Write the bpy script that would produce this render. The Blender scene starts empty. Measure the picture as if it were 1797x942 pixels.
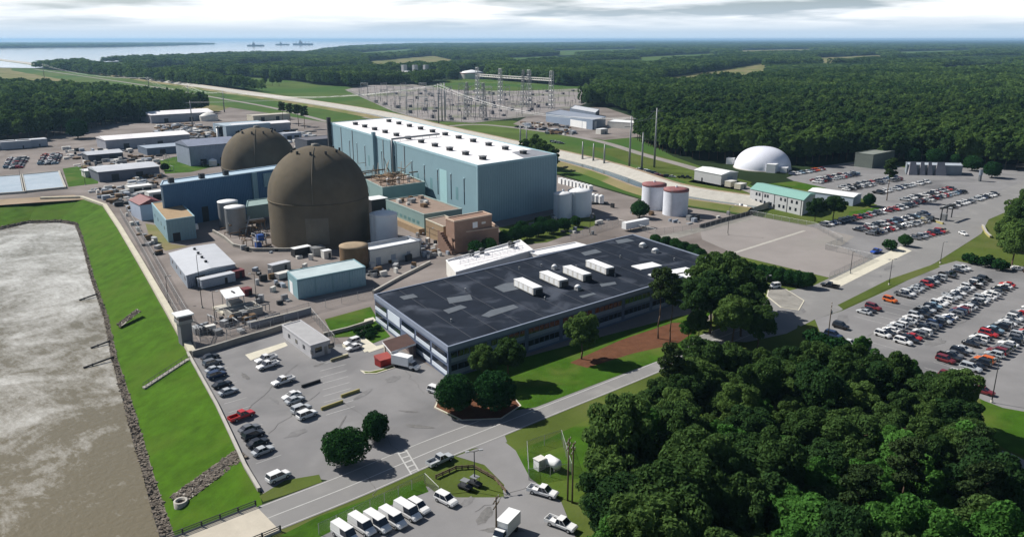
import bpy, bmesh, math, random
import numpy as np
from mathutils import Vector, Matrix
random.seed(7)
SC = bpy.context.scene
COL = SC.collection

# ------------------------------------------------------------------ camera, sky, sun, exposure
F_PX, PITCH, CAM_H, YAW = 1384.0, math.radians(16.18), 80.0, math.radians(40.5)
cam_d = bpy.data.cameras.new('camera')
cam = bpy.data.objects.new('camera', cam_d); COL.objects.link(cam)
cam_d.sensor_fit = 'HORIZONTAL'; cam_d.sensor_width = 36.0
cam_d.lens = 36.0 * F_PX / 1797.0
cam_d.clip_start = 1.0; cam_d.clip_end = 200000.0
cam.location = (0, 0, CAM_H)
cam.rotation_euler = (math.pi/2 - PITCH, 0, -YAW)
SC.camera = cam

SUN_AZ, SUN_EL = math.radians(113), math.radians(42)      # azimuth from +X, counter-clockwise
sun_dir = Vector((math.cos(SUN_EL)*math.cos(SUN_AZ), math.cos(SUN_EL)*math.sin(SUN_AZ), math.sin(SUN_EL)))
sl = bpy.data.lights.new('sun', 'SUN'); sl.energy = 5.0; sl.angle = math.radians(0.6); sl.color = (1.0, 0.955, 0.88)
so = bpy.data.objects.new('sun', sl); COL.objects.link(so)
so.rotation_euler = sun_dir.to_track_quat('Z', 'Y').to_euler()

wd = bpy.data.worlds.new('World'); SC.world = wd; wd.use_nodes = True
wt = wd.node_tree; wn = wt.nodes; wl = wt.links; wn.clear()
def W(t, **k):
    n = wn.new(t)
    for a, b in k.items(): setattr(n, a, b)
    return n
sky = W('ShaderNodeTexSky', sky_type='NISHITA', sun_disc=False, sun_elevation=SUN_EL,
        sun_rotation=math.atan2(sun_dir.x, sun_dir.y), air_density=1.0, dust_density=1.0, ozone_density=1.5)
tc = W('ShaderNodeTexCoord')
sep = W('ShaderNodeSeparateXYZ'); wl.new(tc.outputs['Generated'], sep.inputs[0])
zc = W('ShaderNodeMath', operation='MAXIMUM'); zc.inputs[1].default_value = 0.0; wl.new(sep.outputs[2], zc.inputs[0])
zo = W('ShaderNodeMath', operation='ADD'); zo.inputs[1].default_value = 0.07; wl.new(zc.outputs[0], zo.inputs[0])
dv = W('ShaderNodeVectorMath', operation='DIVIDE'); wl.new(tc.outputs['Generated'], dv.inputs[0])
cmb = W('ShaderNodeCombineXYZ')
for i in range(3): wl.new(zo.outputs[0], cmb.inputs[i])
wl.new(cmb.outputs[0], dv.inputs[1])
nz = W('ShaderNodeTexNoise'); nz.inputs['Scale'].default_value = 0.34; nz.inputs['Detail'].default_value = 5; nz.inputs['Roughness'].default_value = 0.55
wl.new(dv.outputs[0], nz.inputs['Vector'])
rp = W('ShaderNodeValToRGB'); rp.color_ramp.elements[0].position = 0.47; rp.color_ramp.elements[1].position = 0.60
cz = W('ShaderNodeMapRange'); cz.inputs[1].default_value = 0.0; cz.inputs[2].default_value = 0.22; cz.clamp = True     # low clouds overlap in perspective
cz.inputs[3].default_value = 0.13; cz.inputs[4].default_value = -0.2; wl.new(sep.outputs[2], cz.inputs[0])
ca = W('ShaderNodeMath', operation='ADD'); wl.new(nz.outputs[0], ca.inputs[0]); wl.new(cz.outputs[0], ca.inputs[1])
wl.new(ca.outputs[0], rp.inputs[0])
# pale haze near the horizon, all round
hz = W('ShaderNodeMapRange'); hz.inputs[1].default_value = 0.0; hz.inputs[2].default_value = 0.07; hz.clamp = True
hz.inputs[3].default_value = 0.9; hz.inputs[4].default_value = 0.0
wl.new(sep.outputs[2], hz.inputs[0])
hm = W('ShaderNodeMixRGB'); hm.inputs[2].default_value = (10.2, 13.0, 16.2, 1); wl.new(hz.outputs[0], hm.inputs[0]); wl.new(sky.outputs[0], hm.inputs[1])
# clouds stop short of the clear strip above the horizon
rz = W('ShaderNodeMapRange'); rz.inputs[1].default_value = 0.008; rz.inputs[2].default_value = 0.03; rz.clamp = True
rz.inputs[3].default_value = 0.0; rz.inputs[4].default_value = 0.95
wl.new(sep.outputs[2], rz.inputs[0])
mf = W('ShaderNodeMath', operation='MULTIPLY'); wl.new(rp.outputs[0], mf.inputs[0]); wl.new(rz.outputs[0], mf.inputs[1])
nz2 = W('ShaderNodeTexNoise'); nz2.inputs['Scale'].default_value = 1.0; nz2.inputs['Detail'].default_value = 5
wl.new(dv.outputs[0], nz2.inputs['Vector'])
cr = W('ShaderNodeValToRGB'); cr.color_ramp.elements[0].color = (16.4, 17.1, 18.0, 1); cr.color_ramp.elements[1].color = (20.5, 20.6, 20.8, 1)
cr.color_ramp.elements[0].position = .38; cr.color_ramp.elements[1].position = .6
wl.new(nz2.outputs[0], cr.inputs[0])
mx = W('ShaderNodeMixRGB'); wl.new(mf.outputs[0], mx.inputs[0]); wl.new(hm.outputs[0], mx.inputs[1]); wl.new(cr.outputs[0], mx.inputs[2])
bg = W('ShaderNodeBackground'); bg.inputs[1].default_value = 0.05; wl.new(mx.outputs[0], bg.inputs[0])
wo = W('ShaderNodeOutputWorld'); wl.new(bg.outputs[0], wo.inputs[0])

vs = SC.view_settings
vs.view_transform = 'Standard'; vs.look = 'None'; vs.exposure = 0.40; vs.gamma = 1.0; vs.use_curve_mapping = False
SC.cycles.max_bounces = 6; SC.cycles.diffuse_bounces = 2; SC.cycles.transparent_max_bounces = 16
SC.cycles.volume_bounces = 0; SC.cycles.use_denoising = True

# ------------------------------------------------------------------ survey: photo bearing -> plan position
cp, sp = math.cos(PITCH), math.sin(PITCH)
cy, sy = math.cos(YAW), math.sin(YAW)
def at(x, y, z=0.0):
    """plan position (plant grid, metres) of a point of known height z seen at photo bearing x,y"""
    u = (x - 898.5)/F_PX; v = (471 - y)/F_PX
    dx, dy, dz = u, cp + v*sp, -sp + v*cp
    t = (z - CAM_H)/dz
    X, Y = dx*t, dy*t
    return Vector((X*cy + Y*sy, -X*sy + Y*cy, z))
def px(p):
    X = p[0]*cy - p[1]*sy; Y = p[0]*sy + p[1]*cy; dz = p[2] - CAM_H
    d = Y*cp - dz*sp; up = Y*sp + dz*cp
    if d < 1: return (-9999, 9999)
    return 898.5 + F_PX*X/d, 471 - F_PX*up/d
def inpoly(x, y, poly):
    c = False; j = len(poly) - 1
    for i in range(len(poly)):
        xi, yi = poly[i]; xj, yj = poly[j]
        if (yi > y) != (yj > y) and x < (xj - xi)*(y - yi)/(yj - yi) + xi: c = not c
        j = i
    return c

# ------------------------------------------------------------------ materials
MATS = {}
def mat(name, col, rough=0.8, var=0.12, scale=0.25, bump=0.0, bscale=4.0, metal=0.0, spec=0.3, col2=None, detail=6, dist=0.0,
        wave=None, stain=None):
    """principled surface; colour broken up by noise in world space; optional ribbing (wave) and stain colour"""
    if name in MATS: return MATS[name]
    m = bpy.data.materials.new(name); m.use_nodes = True
    nt = m.node_tree; N = nt.nodes; L = nt.links
    b = N['Principled BSDF']; b.inputs['Roughness'].default_value = rough; b.inputs['Metallic'].default_value = metal
    b.inputs['Specular IOR Level'].default_value = min(spec, .06) if rough >= .85 else spec
    geo = N.new('ShaderNodeNewGeometry')
    n1 = N.new('ShaderNodeTexNoise'); n1.inputs['Scale'].default_value = scale; n1.inputs['Detail'].default_value = detail
    n1.inputs['Roughness'].default_value = 0.65; n1.inputs['Distortion'].default_value = dist
    L.new(geo.outputs['Position'], n1.inputs['Vector'])
    r = N.new('ShaderNodeValToRGB'); e = r.color_ramp.elements
    e[0].position = 0.3; e[1].position = 0.7
    c2 = col2 or tuple(min(1, c*(1 + var)) for c in col)
    c1 = tuple(c*(1 - var) for c in col) if not col2 else col
    e[0].color = (*c1, 1); e[1].color = (*c2, 1)
    L.new(n1.outputs[0], r.inputs[0]); out = r.outputs[0]
    if stain:
        n3 = N.new('ShaderNodeTexNoise'); n3.inputs['Scale'].default_value = stain[1]; n3.inputs['Detail'].default_value = 4
        n3.inputs['Distortion'].default_value = 0.6
        L.new(geo.outputs['Position'], n3.inputs['Vector'])
        r3 = N.new('ShaderNodeValToRGB'); r3.color_ramp.elements[0].position = stain[2]; r3.color_ramp.elements[1].position = stain[3]
        L.new(n3.outputs[0], r3.inputs[0])
        mm = N.new('ShaderNodeMixRGB'); mm.inputs[2].default_value = (*stain[0], 1)
        L.new(r3.outputs[0], mm.inputs[0]); L.new(out, mm.inputs[1]); out = mm.outputs[0]
    L.new(out, b.inputs['Base Color'])
    h = None
    if bump:
        n2 = N.new('ShaderNodeTexNoise'); n2.inputs['Scale'].default_value = bscale; n2.inputs['Detail'].default_value = 5
        L.new(geo.outputs['Position'], n2.inputs['Vector'])
        bp = N.new('ShaderNodeBump'); bp.inputs['Strength'].default_value = bump; bp.inputs['Distance'].default_value = 0.3
        L.new(n2.outputs[0], bp.inputs['Height']); L.new(bp.outputs[0], b.inputs['Normal'])
    if wave:
        sx = N.new('ShaderNodeSeparateXYZ'); L.new(geo.outputs['Position'], sx.inputs[0])
        ad = N.new('ShaderNodeMath'); ad.operation = 'ADD'; L.new(sx.outputs[0], ad.inputs[0]); L.new(sx.outputs[1], ad.inputs[1])
        ml = N.new('ShaderNodeMath'); ml.operation = 'MULTIPLY'; ml.inputs[1].default_value = 2*math.pi/wave; L.new(ad.outputs[0], ml.inputs[0])
        sn = N.new('ShaderNodeMath'); sn.operation = 'SINE'; L.new(ml.outputs[0], sn.inputs[0])
        bp = N.new('ShaderNodeBump'); bp.inputs['Strength'].default_value = 0.5; bp.inputs['Distance'].default_value = 0.12
        L.new(sn.outputs[0], bp.inputs['Height']); L.new(bp.outputs[0], b.inputs['Normal'])
    MATS[name] = m
    return m

ASPH = mat('asphalt', (.215, .212, .215), .9, .13, .07, detail=10, stain=((.135, .135, .14), .035, .50, .72))
ASPH2 = mat('asphalt_road', (.215, .212, .21), .9, .08, .05, stain=((.28, .275, .265), .09, .55, .8))
YARD = mat('yard_concrete', (.225, .20, .188), .9, .2, .05, stain=((.14, .122, .112), .03, .42, .72), detail=9)
YARD2 = mat('pale_pad', (.255, .235, .225), .9, .1, .05, detail=9, stain=((.225, .225, .20), .02, .5, .8))
GRAVEL = mat('gravel', (.25, .23, .225), .95, .2, .03, detail=9, stain=((.13, .15, .09), .012, .52, .7))
CONC = mat('concrete', (.40, .385, .35), .85, .12, .3)
CONCD = mat('weathered_concrete', (.25, .24, .22), .9, .2, .3)
KERB = mat('pale_kerb', (.55, .52, .43), .85, .1, .4)
GRASS = mat('mown_grass', (.040, .098, .008), .9, .3, .2, bump=.35, bscale=2.5, stain=((.095, .125, .025), .06, .5, .72), detail=10)
GRASS2 = mat('rough_grass', (.075, .105, .022), .95, .2, .06, bump=.3, bscale=1.5, stain=((.11, .12, .04), .03, .5, .75))
MEADOW = mat('meadow_grass', (.075, .115, .028), .95, .3, .02, stain=((.045, .10, .02), .006, .45, .6), detail=9)
STRAW = mat('dry_grass', (.20, .175, .09), .95, .2, .03, stain=((.10, .13, .035), .02, .42, .62))
FLOOR = mat('forest_floor', (.018, .032, .012), 1.0, .3, .01)
MULCH = mat('pine_mulch', (.12, .055, .032), 1.0, .2, .4, bump=.3)
DIRT = mat('bare_dirt', (.30, .235, .17), .95, .2, .1)
WHITE_R = mat('white_membrane', (.80, .78, .79), .6, .06, .08, stain=((.68, .65, .67), .05, .5, .8))
WHITE = mat('white_paint', (.76, .77, .78), .5, .05, .4)
OFFW = mat('off_white', (.60, .59, .56), .6, .08, .4)
TEAL = mat('teal_siding', (.21, .33, .385), .55, .05, .1, wave=1.2)
TEALD = mat('teal_trim', (.30, .46, .52), .5, .05, .3)
TEALL = mat('pale_teal_door', (.34, .55, .58), .5, .04, .3)
BLUE = mat('blue_siding', (.06, .14, .255), .55, .06, .1, wave=1.0)
BLUER = mat('pale_blue_trim', (.40, .52, .62), .5, .05, .3)
DARK = mat('dark_metal', (.03, .032, .036), .6, .1, .5)
STEEL = mat('grey_steel', (.25, .26, .27), .5, .1, .5, metal=.3)
GALV = mat('galvanised_steel', (.42, .43, .44), .5, .08, .5, metal=.4)
GREYB = mat('grey_siding', (.30, .34, .40), .6, .06, .2, wave=.8)
GREYR = mat('grey_metal_roof', (.47, .49, .53), .55, .08, .15)
DROOF = mat('bitumen_roof', (.016, .021, .032), .9, .3, .12, stain=((.062, .072, .095), .10, .52, .72), detail=10)
PATCH = mat('roof_patch', (.095, .11, .13), .8, .15, .5)
TANR = mat('tan_gravel_roof', (.34, .25, .16), .95, .14, .3)
BRNR = mat('brown_gravel_roof', (.26, .20, .165), .95, .15, .3)
BRICK = mat('brown_brick', (.27, .18, .14), .85, .1, .5)
BRICKD = mat('tan_block', (.31, .23, .15), .85, .12, .3)
DOME = mat('dome_concrete', (.135, .115, .086), .9, .16, .12, stain=((.085, .076, .064), .05, .45, .75), detail=10)
RUST = mat('rusty_steel', (.16, .11, .07), .9, .25, .3)
MAROON = mat('maroon_paint', (.16, .035, .04), .6, .15, .5)
GREENR = mat('green_metal_roof', (.23, .42, .37), .45, .05, .2)
YELLOW = mat('yellow_paint', (.33, .29, .11), .7, .12, .5)
RED = mat('red_paint', (.26, .022, .02), .55, .1, .5)
SBLUE = mat('slate_blue_wall', (.105, .135, .21), .6, .06, .4)
SPAND = mat('pale_spandrel', (.56, .62, .70), .5, .05, .4)
SPANDF = mat('shaded_spandrel', (.22, .27, .36), .5, .05, .4)  # darkened copy of the pale spandrel: shade of the front put into the colour
GLASS = mat('dark_window_glass', (.012, .018, .03), .08, .1, .3, spec=.8)
MARK = mat('white_road_paint', (.42, .42, .41), .8, .12, .6)
ROCK = mat('grey_riprap', (.155, .135, .115), .95, .3, .4)
TIRE = mat('tyre_rubber', (.02, .02, .02), .9, .1, 1)
WOOD = mat('weathered_pole_wood', (.12, .09, .065), .9, .2, .6)
BARK = mat('bark', (.10, .07, .05), .95, .25, .8)
HULL = mat('grey_hull', (.10, .11, .14), .6, .1, .01)
CHROME = mat('lamp_lens', (.75, .76, .78), .2, .05, .5)

def paint_mat():
    m = bpy.data.materials.new('car_paint'); m.use_nodes = True
    N = m.node_tree.nodes; L = m.node_tree.links; b = N['Principled BSDF']
    oi = N.new('ShaderNodeObjectInfo'); L.new(oi.outputs['Color'], b.inputs['Base Color'])
    b.inputs['Roughness'].default_value = .32; b.inputs['Coat Weight'].default_value = .6; b.inputs['Coat Roughness'].default_value = .08
    return m
PAINT = paint_mat()

def leaf_mat(name, a, b_, trans=.22):
    m = bpy.data.materials.new(name); m.use_nodes = True
    nt = m.node_tree; N = nt.nodes; L = nt.links; N.clear()
    oi = N.new('ShaderNodeObjectInfo'); geo = N.new('ShaderNodeNewGeometry')
    mixr = N.new('ShaderNodeMath'); mixr.operation = 'MULTIPLY_ADD'; mixr.inputs[1].default_value = .75; 
    L.new(oi.outputs['Random'], mixr.inputs[0])
    m2 = N.new('ShaderNodeMath'); m2.operation = 'MULTIPLY'; m2.inputs[1].default_value = .3; L.new(geo.outputs['Random Per Island'], m2.inputs[0])
    ns = N.new('ShaderNodeTexNoise'); ns.inputs['Scale'].default_value = .0045; ns.inputs['Detail'].default_value = 4
    L.new(geo.outputs['Position'], ns.inputs['Vector'])
    m3 = N.new('ShaderNodeMath'); m3.operation = 'MULTIPLY_ADD'; m3.inputs[1].default_value = 1.8; m3.inputs[2].default_value = -.85; L.new(ns.outputs[0], m3.inputs[0])
    m4 = N.new('ShaderNodeMath'); m4.operation = 'ADD'; L.new(m2.outputs[0], m4.inputs[0]); L.new(m3.outputs[0], m4.inputs[1])
    L.new(m4.outputs[0], mixr.inputs[2])
    r = N.new('ShaderNodeValToRGB'); e = r.color_ramp.elements
    e[0].position = 0.0; e[0].color = (*a, 1); e[1].position = 1.0; e[1].color = (*b_, 1)
    mid = e.new(.55); mid.color = (*[(x*.62 + y*.38) for x, y in zip(a, b_)], 1)
    L.new(mixr.outputs[0], r.inputs[0])
    d = N.new('ShaderNodeBsdfDiffuse'); L.new(r.outputs[0], d.inputs[0])
    t = N.new('ShaderNodeBsdfTranslucent'); L.new(r.outputs[0], t.inputs[0])
    mx = N.new('ShaderNodeMixShader'); mx.inputs[0].default_value = trans
    L.new(d.outputs[0], mx.inputs[1]); L.new(t.outputs[0], mx.inputs[2])
    o = N.new('ShaderNodeOutputMaterial'); L.new(mx.outputs[0], o.inputs[0])
    return m
LEAF = leaf_mat('broad_leaves', (.026, .064, .022), (.115, .19, .05), .4)
LEAFP = leaf_mat('pine_needles', (.026, .050, .020), (.06, .09, .03), .2)
LEAFB = leaf_mat('bright_leaves', (.055, .15, .030), (.10, .23, .05), .4)
LEAFS = leaf_mat('shrub_leaves', (.016, .055, .018), (.030, .085, .022), .2)

def water_mat(name, base, foam, fscale, lo, hi, rough, bump, bsc, grad=None):
    m = bpy.data.materials.new(name); m.use_nodes = True
    nt = m.node_tree; N = nt.nodes; L = nt.links; b = N['Principled BSDF']
    geo = N.new('ShaderNodeNewGeometry')
    n1 = N.new('ShaderNodeTexNoise'); n1.inputs['Scale'].default_value = fscale; n1.inputs['Detail'].default_value = 9; n1.inputs['Roughness'].default_value = .68
    n1.inputs['Distortion'].default_value = .5
    L.new(geo.outputs['Position'], n1.inputs['Vector'])
    val = n1.outputs[0]
    if grad:   # fine ripples and specks of foam on the broad foam fields
        mp = N.new('ShaderNodeMapping'); mp.inputs['Rotation'].default_value = (0, 0, .9); mp.inputs['Scale'].default_value = (1.0, .4, 1.0); L.new(geo.outputs['Position'], mp.inputs[0])
        nf = N.new('ShaderNodeTexNoise'); nf.inputs['Scale'].default_value = .75; nf.inputs['Detail'].default_value = 8; nf.inputs['Roughness'].default_value = .7; L.new(mp.outputs[0], nf.inputs['Vector'])
        m1_ = N.new('ShaderNodeMath'); m1_.operation = 'MULTIPLY_ADD'; m1_.inputs[1].default_value = .42; m1_.inputs[2].default_value = -.21; L.new(nf.outputs[0], m1_.inputs[0])
        a1_ = N.new('ShaderNodeMath'); a1_.operation = 'ADD'; L.new(val, a1_.inputs[0]); L.new(m1_.outputs[0], a1_.inputs[1]); val = a1_.outputs[0]
    if grad:   # more churned near the outfall
        sx = N.new('ShaderNodeSeparateXYZ'); L.new(geo.outputs['Position'], sx.inputs[0])
        mr = N.new('ShaderNodeMapRange'); mr.inputs[1].default_value = grad[0]; mr.inputs[2].default_value = grad[1]
        mr.inputs[3].default_value = -.15; mr.inputs[4].default_value = .13
        L.new(sx.outputs[1], mr.inputs[0])
        ad = N.new('ShaderNodeMath'); ad.operation = 'ADD'; L.new(val, ad.inputs[0]); L.new(mr.outputs[0], ad.inputs[1]); val = ad.outputs[0]
    r = N.new('ShaderNodeValToRGB'); e = r.color_ramp.elements
    e[0].position = lo; e[0].color = (*base, 1); e[1].position = hi; e[1].color = (*foam, 1)
    L.new(val, r.inputs[0]); L.new(r.outputs[0], b.inputs['Base Color'])
    b.inputs['Roughness'].default_value = rough; b.inputs['IOR'].default_value = 1.33
    n2 = N.new('ShaderNodeTexNoise'); n2.inputs['Scale'].default_value = bsc; n2.inputs['Detail'].default_value = 6
    n2.inputs['Roughness'].default_value = .6
    L.new(geo.outputs['Position'], n2.inputs['Vector'])
    bp = N.new('ShaderNodeBump'); bp.inputs['Strength'].default_value = bump; bp.inputs['Distance'].default_value = .5
    L.new(n2.outputs[0], bp.inputs['Height']); L.new(bp.outputs[0], b.inputs['Normal'])
    return m
WATER_D = water_mat('churned_canal_water', (.145, .125, .083), (.58, .57, .54), .05, .44, .80, .17, .4, .8, (120, 310))
WATER_R = water_mat('river_water', (.34, .37, .39), (.38, .41, .42), .002, .4, .7, .08, .03, .05)
WATER_I = water_mat('canal_water', (.10, .13, .14), (.16, .19, .19), .02, .4, .7, .1, .2, .4)
WATER_B = water_mat('basin_water', (.36, .43, .50), (.50, .56, .62), .03, .4, .7, .25, .15, .6)

def fence_mat():
    m = bpy.data.materials.new('chain_link'); m.use_nodes = True
    nt = m.node_tree; N = nt.nodes; L = nt.links; b = N['Principled BSDF']
    b.inputs['Base Color'].default_value = (.20, .20, .20, 1); b.inputs['Roughness'].default_value = .7
    b.inputs['Alpha'].default_value = .22
    return m
LINK = fence_mat()

# ------------------------------------------------------------------ mesh helpers
class MB:
    def __init__(s): s.v = []; s.f = []; s.m = []; s.sm = []
    def face(s, pts, mi=0, smooth=False):
        n = len(s.v); s.v += [tuple(p) for p in pts]; s.f.append(tuple(range(n, n+len(pts)))); s.m.append(mi); s.sm.append(smooth)
    def prism(s, poly, z0, z1, mi=0, top=None, bottom=True, cap=True):
        n = len(poly); b = len(s.v)
        ar = sum(poly[i][0]*poly[(i+1) % n][1] - poly[(i+1) % n][0]*poly[i][1] for i in range(n))
        if ar < 0: poly = poly[::-1]
        s.v += [(p[0], p[1], z0) for p in poly] + [(p[0], p[1], z1) for p in poly]
        for i in range(n):
            j = (i+1) % n; s.f.append((b+i, b+j, b+n+j, b+n+i)); s.m.append(mi); s.sm.append(False)
        if cap: s.f.append(tuple(b+n+i for i in range(n))); s.m.append(mi if top is None else top); s.sm.append(False)
        if bottom: s.f.append(tuple(b+i for i in reversed(range(n)))); s.m.append(mi); s.sm.append(False)
        return s
    def box(s, cx, cy_, z0, lx, ly, lz, rot=0, mi=0, top=None):
        c, q = math.cos(rot), math.sin(rot)
        poly = [(cx + x*c - y*q, cy_ + x*q + y*c) for x, y in ((-lx/2, -ly/2), (lx/2, -ly/2), (lx/2, ly/2), (-lx/2, ly/2))]
        return s.prism(poly, z0, z0+lz, mi, top)
    def lathe(s, cx, cy_, prof, n=32, mi=0, smooth=True, capbot=False, captop=False):
        b = len(s.v)
        for r, z in prof:
            for k in range(n):
                a = 2*math.pi*k/n; s.v.append((cx + r*math.cos(a), cy_ + r*math.sin(a), z))
        for i in range(len(prof)-1):
            for k in range(n):
                k2 = (k+1) % n
                s.f.append((b+i*n+k, b+i*n+k2, b+(i+1)*n+k2, b+(i+1)*n+k)); s.m.append(mi); s.sm.append(smooth)
        if captop: s.f.append(tuple(b+(len(prof)-1)*n+k for k in range(n))); s.m.append(mi); s.sm.append(False)
        if capbot: s.f.append(tuple(b+k for k in reversed(range(n)))); s.m.append(mi); s.sm.append(False)
        return s
    def tube(s, p, q, r, n=6, mi=0, r2=None):
        p, q = Vector(p), Vector(q); d = q - p
        if d.length < 1e-6: return s
        d.normalize(); a = d.cross(Vector((0, 0, 1)))
        if a.length < 1e-3: a = Vector((1, 0, 0))
        a.normalize(); b_ = d.cross(a); r2 = r if r2 is None else r2; b = len(s.v)
        for c, rr in ((p, r), (q, r2)):
            for k in range(n):
                t = 2*math.pi*k/n; s.v.append(tuple(c + a*rr*math.cos(t) + b_*rr*math.sin(t)))
        for k in range(n):
            k2 = (k+1) % n; s.f.append((b+k, b+k2, b+n+k2, b+n+k)); s.m.append(mi); s.sm.append(n > 5)
        s.f.append(tuple(b+n+k for k in range(n))); s.m.append(mi); s.sm.append(False)
        s.f.append(tuple(b+k for k in reversed(range(n)))); s.m.append(mi); s.sm.append(False)
        return s
    def mesh(s, name, mats, off=(0, 0, 0)):
        me = bpy.data.meshes.new(name)
        me.from_pydata([(x-off[0], y-off[1], z-off[2]) for x, y, z in s.v], [], s.f)
        for m_ in (mats if isinstance(mats, (list, tuple)) else [mats]): me.materials.append(m_)
        if any(s.m): me.polygons.foreach_set('material_index', s.m)
        me.polygons.foreach_set('use_smooth', s.sm); me.update()
        return me
    def build(s, name, mats, parent=None, loc=None):
        off = tuple(parent.matrix_basis.translation) if parent else (tuple(loc) if loc is not None else (0, 0, 0))
        o = bpy.data.objects.new(name, s.mesh(name, mats, off)); COL.objects.link(o)
        if parent: o.parent = parent
        elif loc is not None: o.location = loc
        return o
    def sub(s, name, mats, part):           # sub-part: part keeps its origin at its thing's base
        off = tuple(part.parent.matrix_basis.translation)
        o = bpy.data.objects.new(name, s.mesh(name, mats, off)); COL.objects.link(o); o.parent = part
        return o

def tag(o, label=None, cat=None, group=None, kind=None):
    if label: o['label'] = label
    if cat: o['category'] = cat
    if group: o['group'] = group
    if kind: o['kind'] = kind
    return o
def thing(name, label, cat, loc, group=None, rot=0):
    o = bpy.data.objects.new(name, None); COL.objects.link(o); o.location = loc; o.rotation_euler[2] = rot
    o.empty_display_size = .5
    return tag(o, label, cat, group)
def dup(root, loc, rot=0, scale=1, label=None, group=None, color=None):
    r = root.copy(); COL.objects.link(r); r.location = loc; r.rotation_euler = (0, 0, rot)
    r.scale = scale if isinstance(scale, (tuple, list)) else (scale,)*3
    if label: r['label'] = label
    if group: r['group'] = group
    if color: r.color = color
    for ch in root.children:
        c = ch.copy(); COL.objects.link(c); c.parent = r
        if color: c.color = color
        for g in ch.children:
            d = g.copy(); COL.objects.link(d); d.parent = c
            if color: d.color = color
    return r
def struct(name, mb, m, kind='structure'):
    o = mb.build(name, m); o['kind'] = kind; return o
def sheet(name, poly, z, m, kind='structure', world=False):
    mb = MB(); mb.face([((p[0], p[1], z) if world else tuple(at(p[0], p[1], z))) for p in poly])
    me = mb.mesh(name, m); bm = bmesh.new(); bm.from_mesh(me)
    bmesh.ops.triangulate(bm, faces=bm.faces[:]); bm.normal_update()
    for f in bm.faces:
        if f.normal.z < 0: f.normal_flip()
    bm.to_mesh(me); bm.free()
    o = bpy.data.objects.new(name, me); COL.objects.link(o); o['kind'] = kind
    return o
def offset_line(pts, w):
    out = []
    for i, p in enumerate(pts):
        a = pts[max(0, i-1)]; b = pts[min(len(pts)-1, i+1)]
        d = Vector((b[0]-a[0], b[1]-a[1])); d.normalize()
        out.append((p[0] - d.y*w, p[1] + d.x*w))
    return out
def smooth_line(pts, n=6):
    P = [Vector((p[0], p[1])) for p in pts]; out = []
    for i in range(len(P)-1):
        p0 = P[max(0, i-1)]; p1 = P[i]; p2 = P[i+1]; p3 = P[min(len(P)-1, i+2)]
        for k in range(n):
            t = k/n
            out.append(.5*((2*p1) + (p2-p0)*t + (2*p0-5*p1+4*p2-p3)*t*t + (3*p1-p0-3*p2+p3)*t**3))
    out.append(P[-1]); return [(p.x, p.y) for p in out]
def strip(name, line, w0, w1, z, m, kind='structure', z1=None):
    """ribbon between offsets w0 and w1 of a plan line"""
    A = offset_line(line, w0); B = offset_line(line, w1); mb = MB(); z1 = z if z1 is None else z1
    for i in range(len(line)-1):
        mb.face([(A[i][0], A[i][1], z), (A[i+1][0], A[i+1][1], z), (B[i+1][0], B[i+1][1], z1), (B[i][0], B[i][1], z1)][::(1 if w1 > w0 else -1)])
    o = mb.build(name, m); o['kind'] = kind; return o
def para(p0, p1, p2, z):
    a, b, c = at(*p0, z), at(*p1, z), at(*p2, z); d = b + c - a
    return [(p.x, p.y) for p in (a, b, d, c)]
def rect_at(p, lx, ly):            # near-left corner given by bearing at ground level; runs lx along +X, ly along +Y
    a = at(*p); return [(a.x, a.y), (a.x+lx, a.y), (a.x+lx, a.y+ly), (a.x, a.y+ly)]
def centre(poly): return (sum(p[0] for p in poly)/len(poly), sum(p[1] for p in poly)/len(poly))
def inset(poly, d):
    c = centre(poly); out = []
    n = len(poly)
    ar = sum(poly[i][0]*poly[(i+1) % n][1] - poly[(i+1) % n][0]*poly[i][1] for i in range(n)); sgn = 1 if ar > 0 else -1
    for i in range(n):
        a, b, e = Vector(poly[i-1]), Vector(poly[i]), Vector(poly[(i+1) % n])
        d1 = (b-a).normalized(); d2 = (e-b).normalized()
        n1 = Vector((-d1.y, d1.x))*sgn; n2 = Vector((-d2.y, d2.x))*sgn
        k = (n1+n2); k = k/max(.2, k.dot(n1))
        out.append(tuple(b + k*d))
    return out
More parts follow.
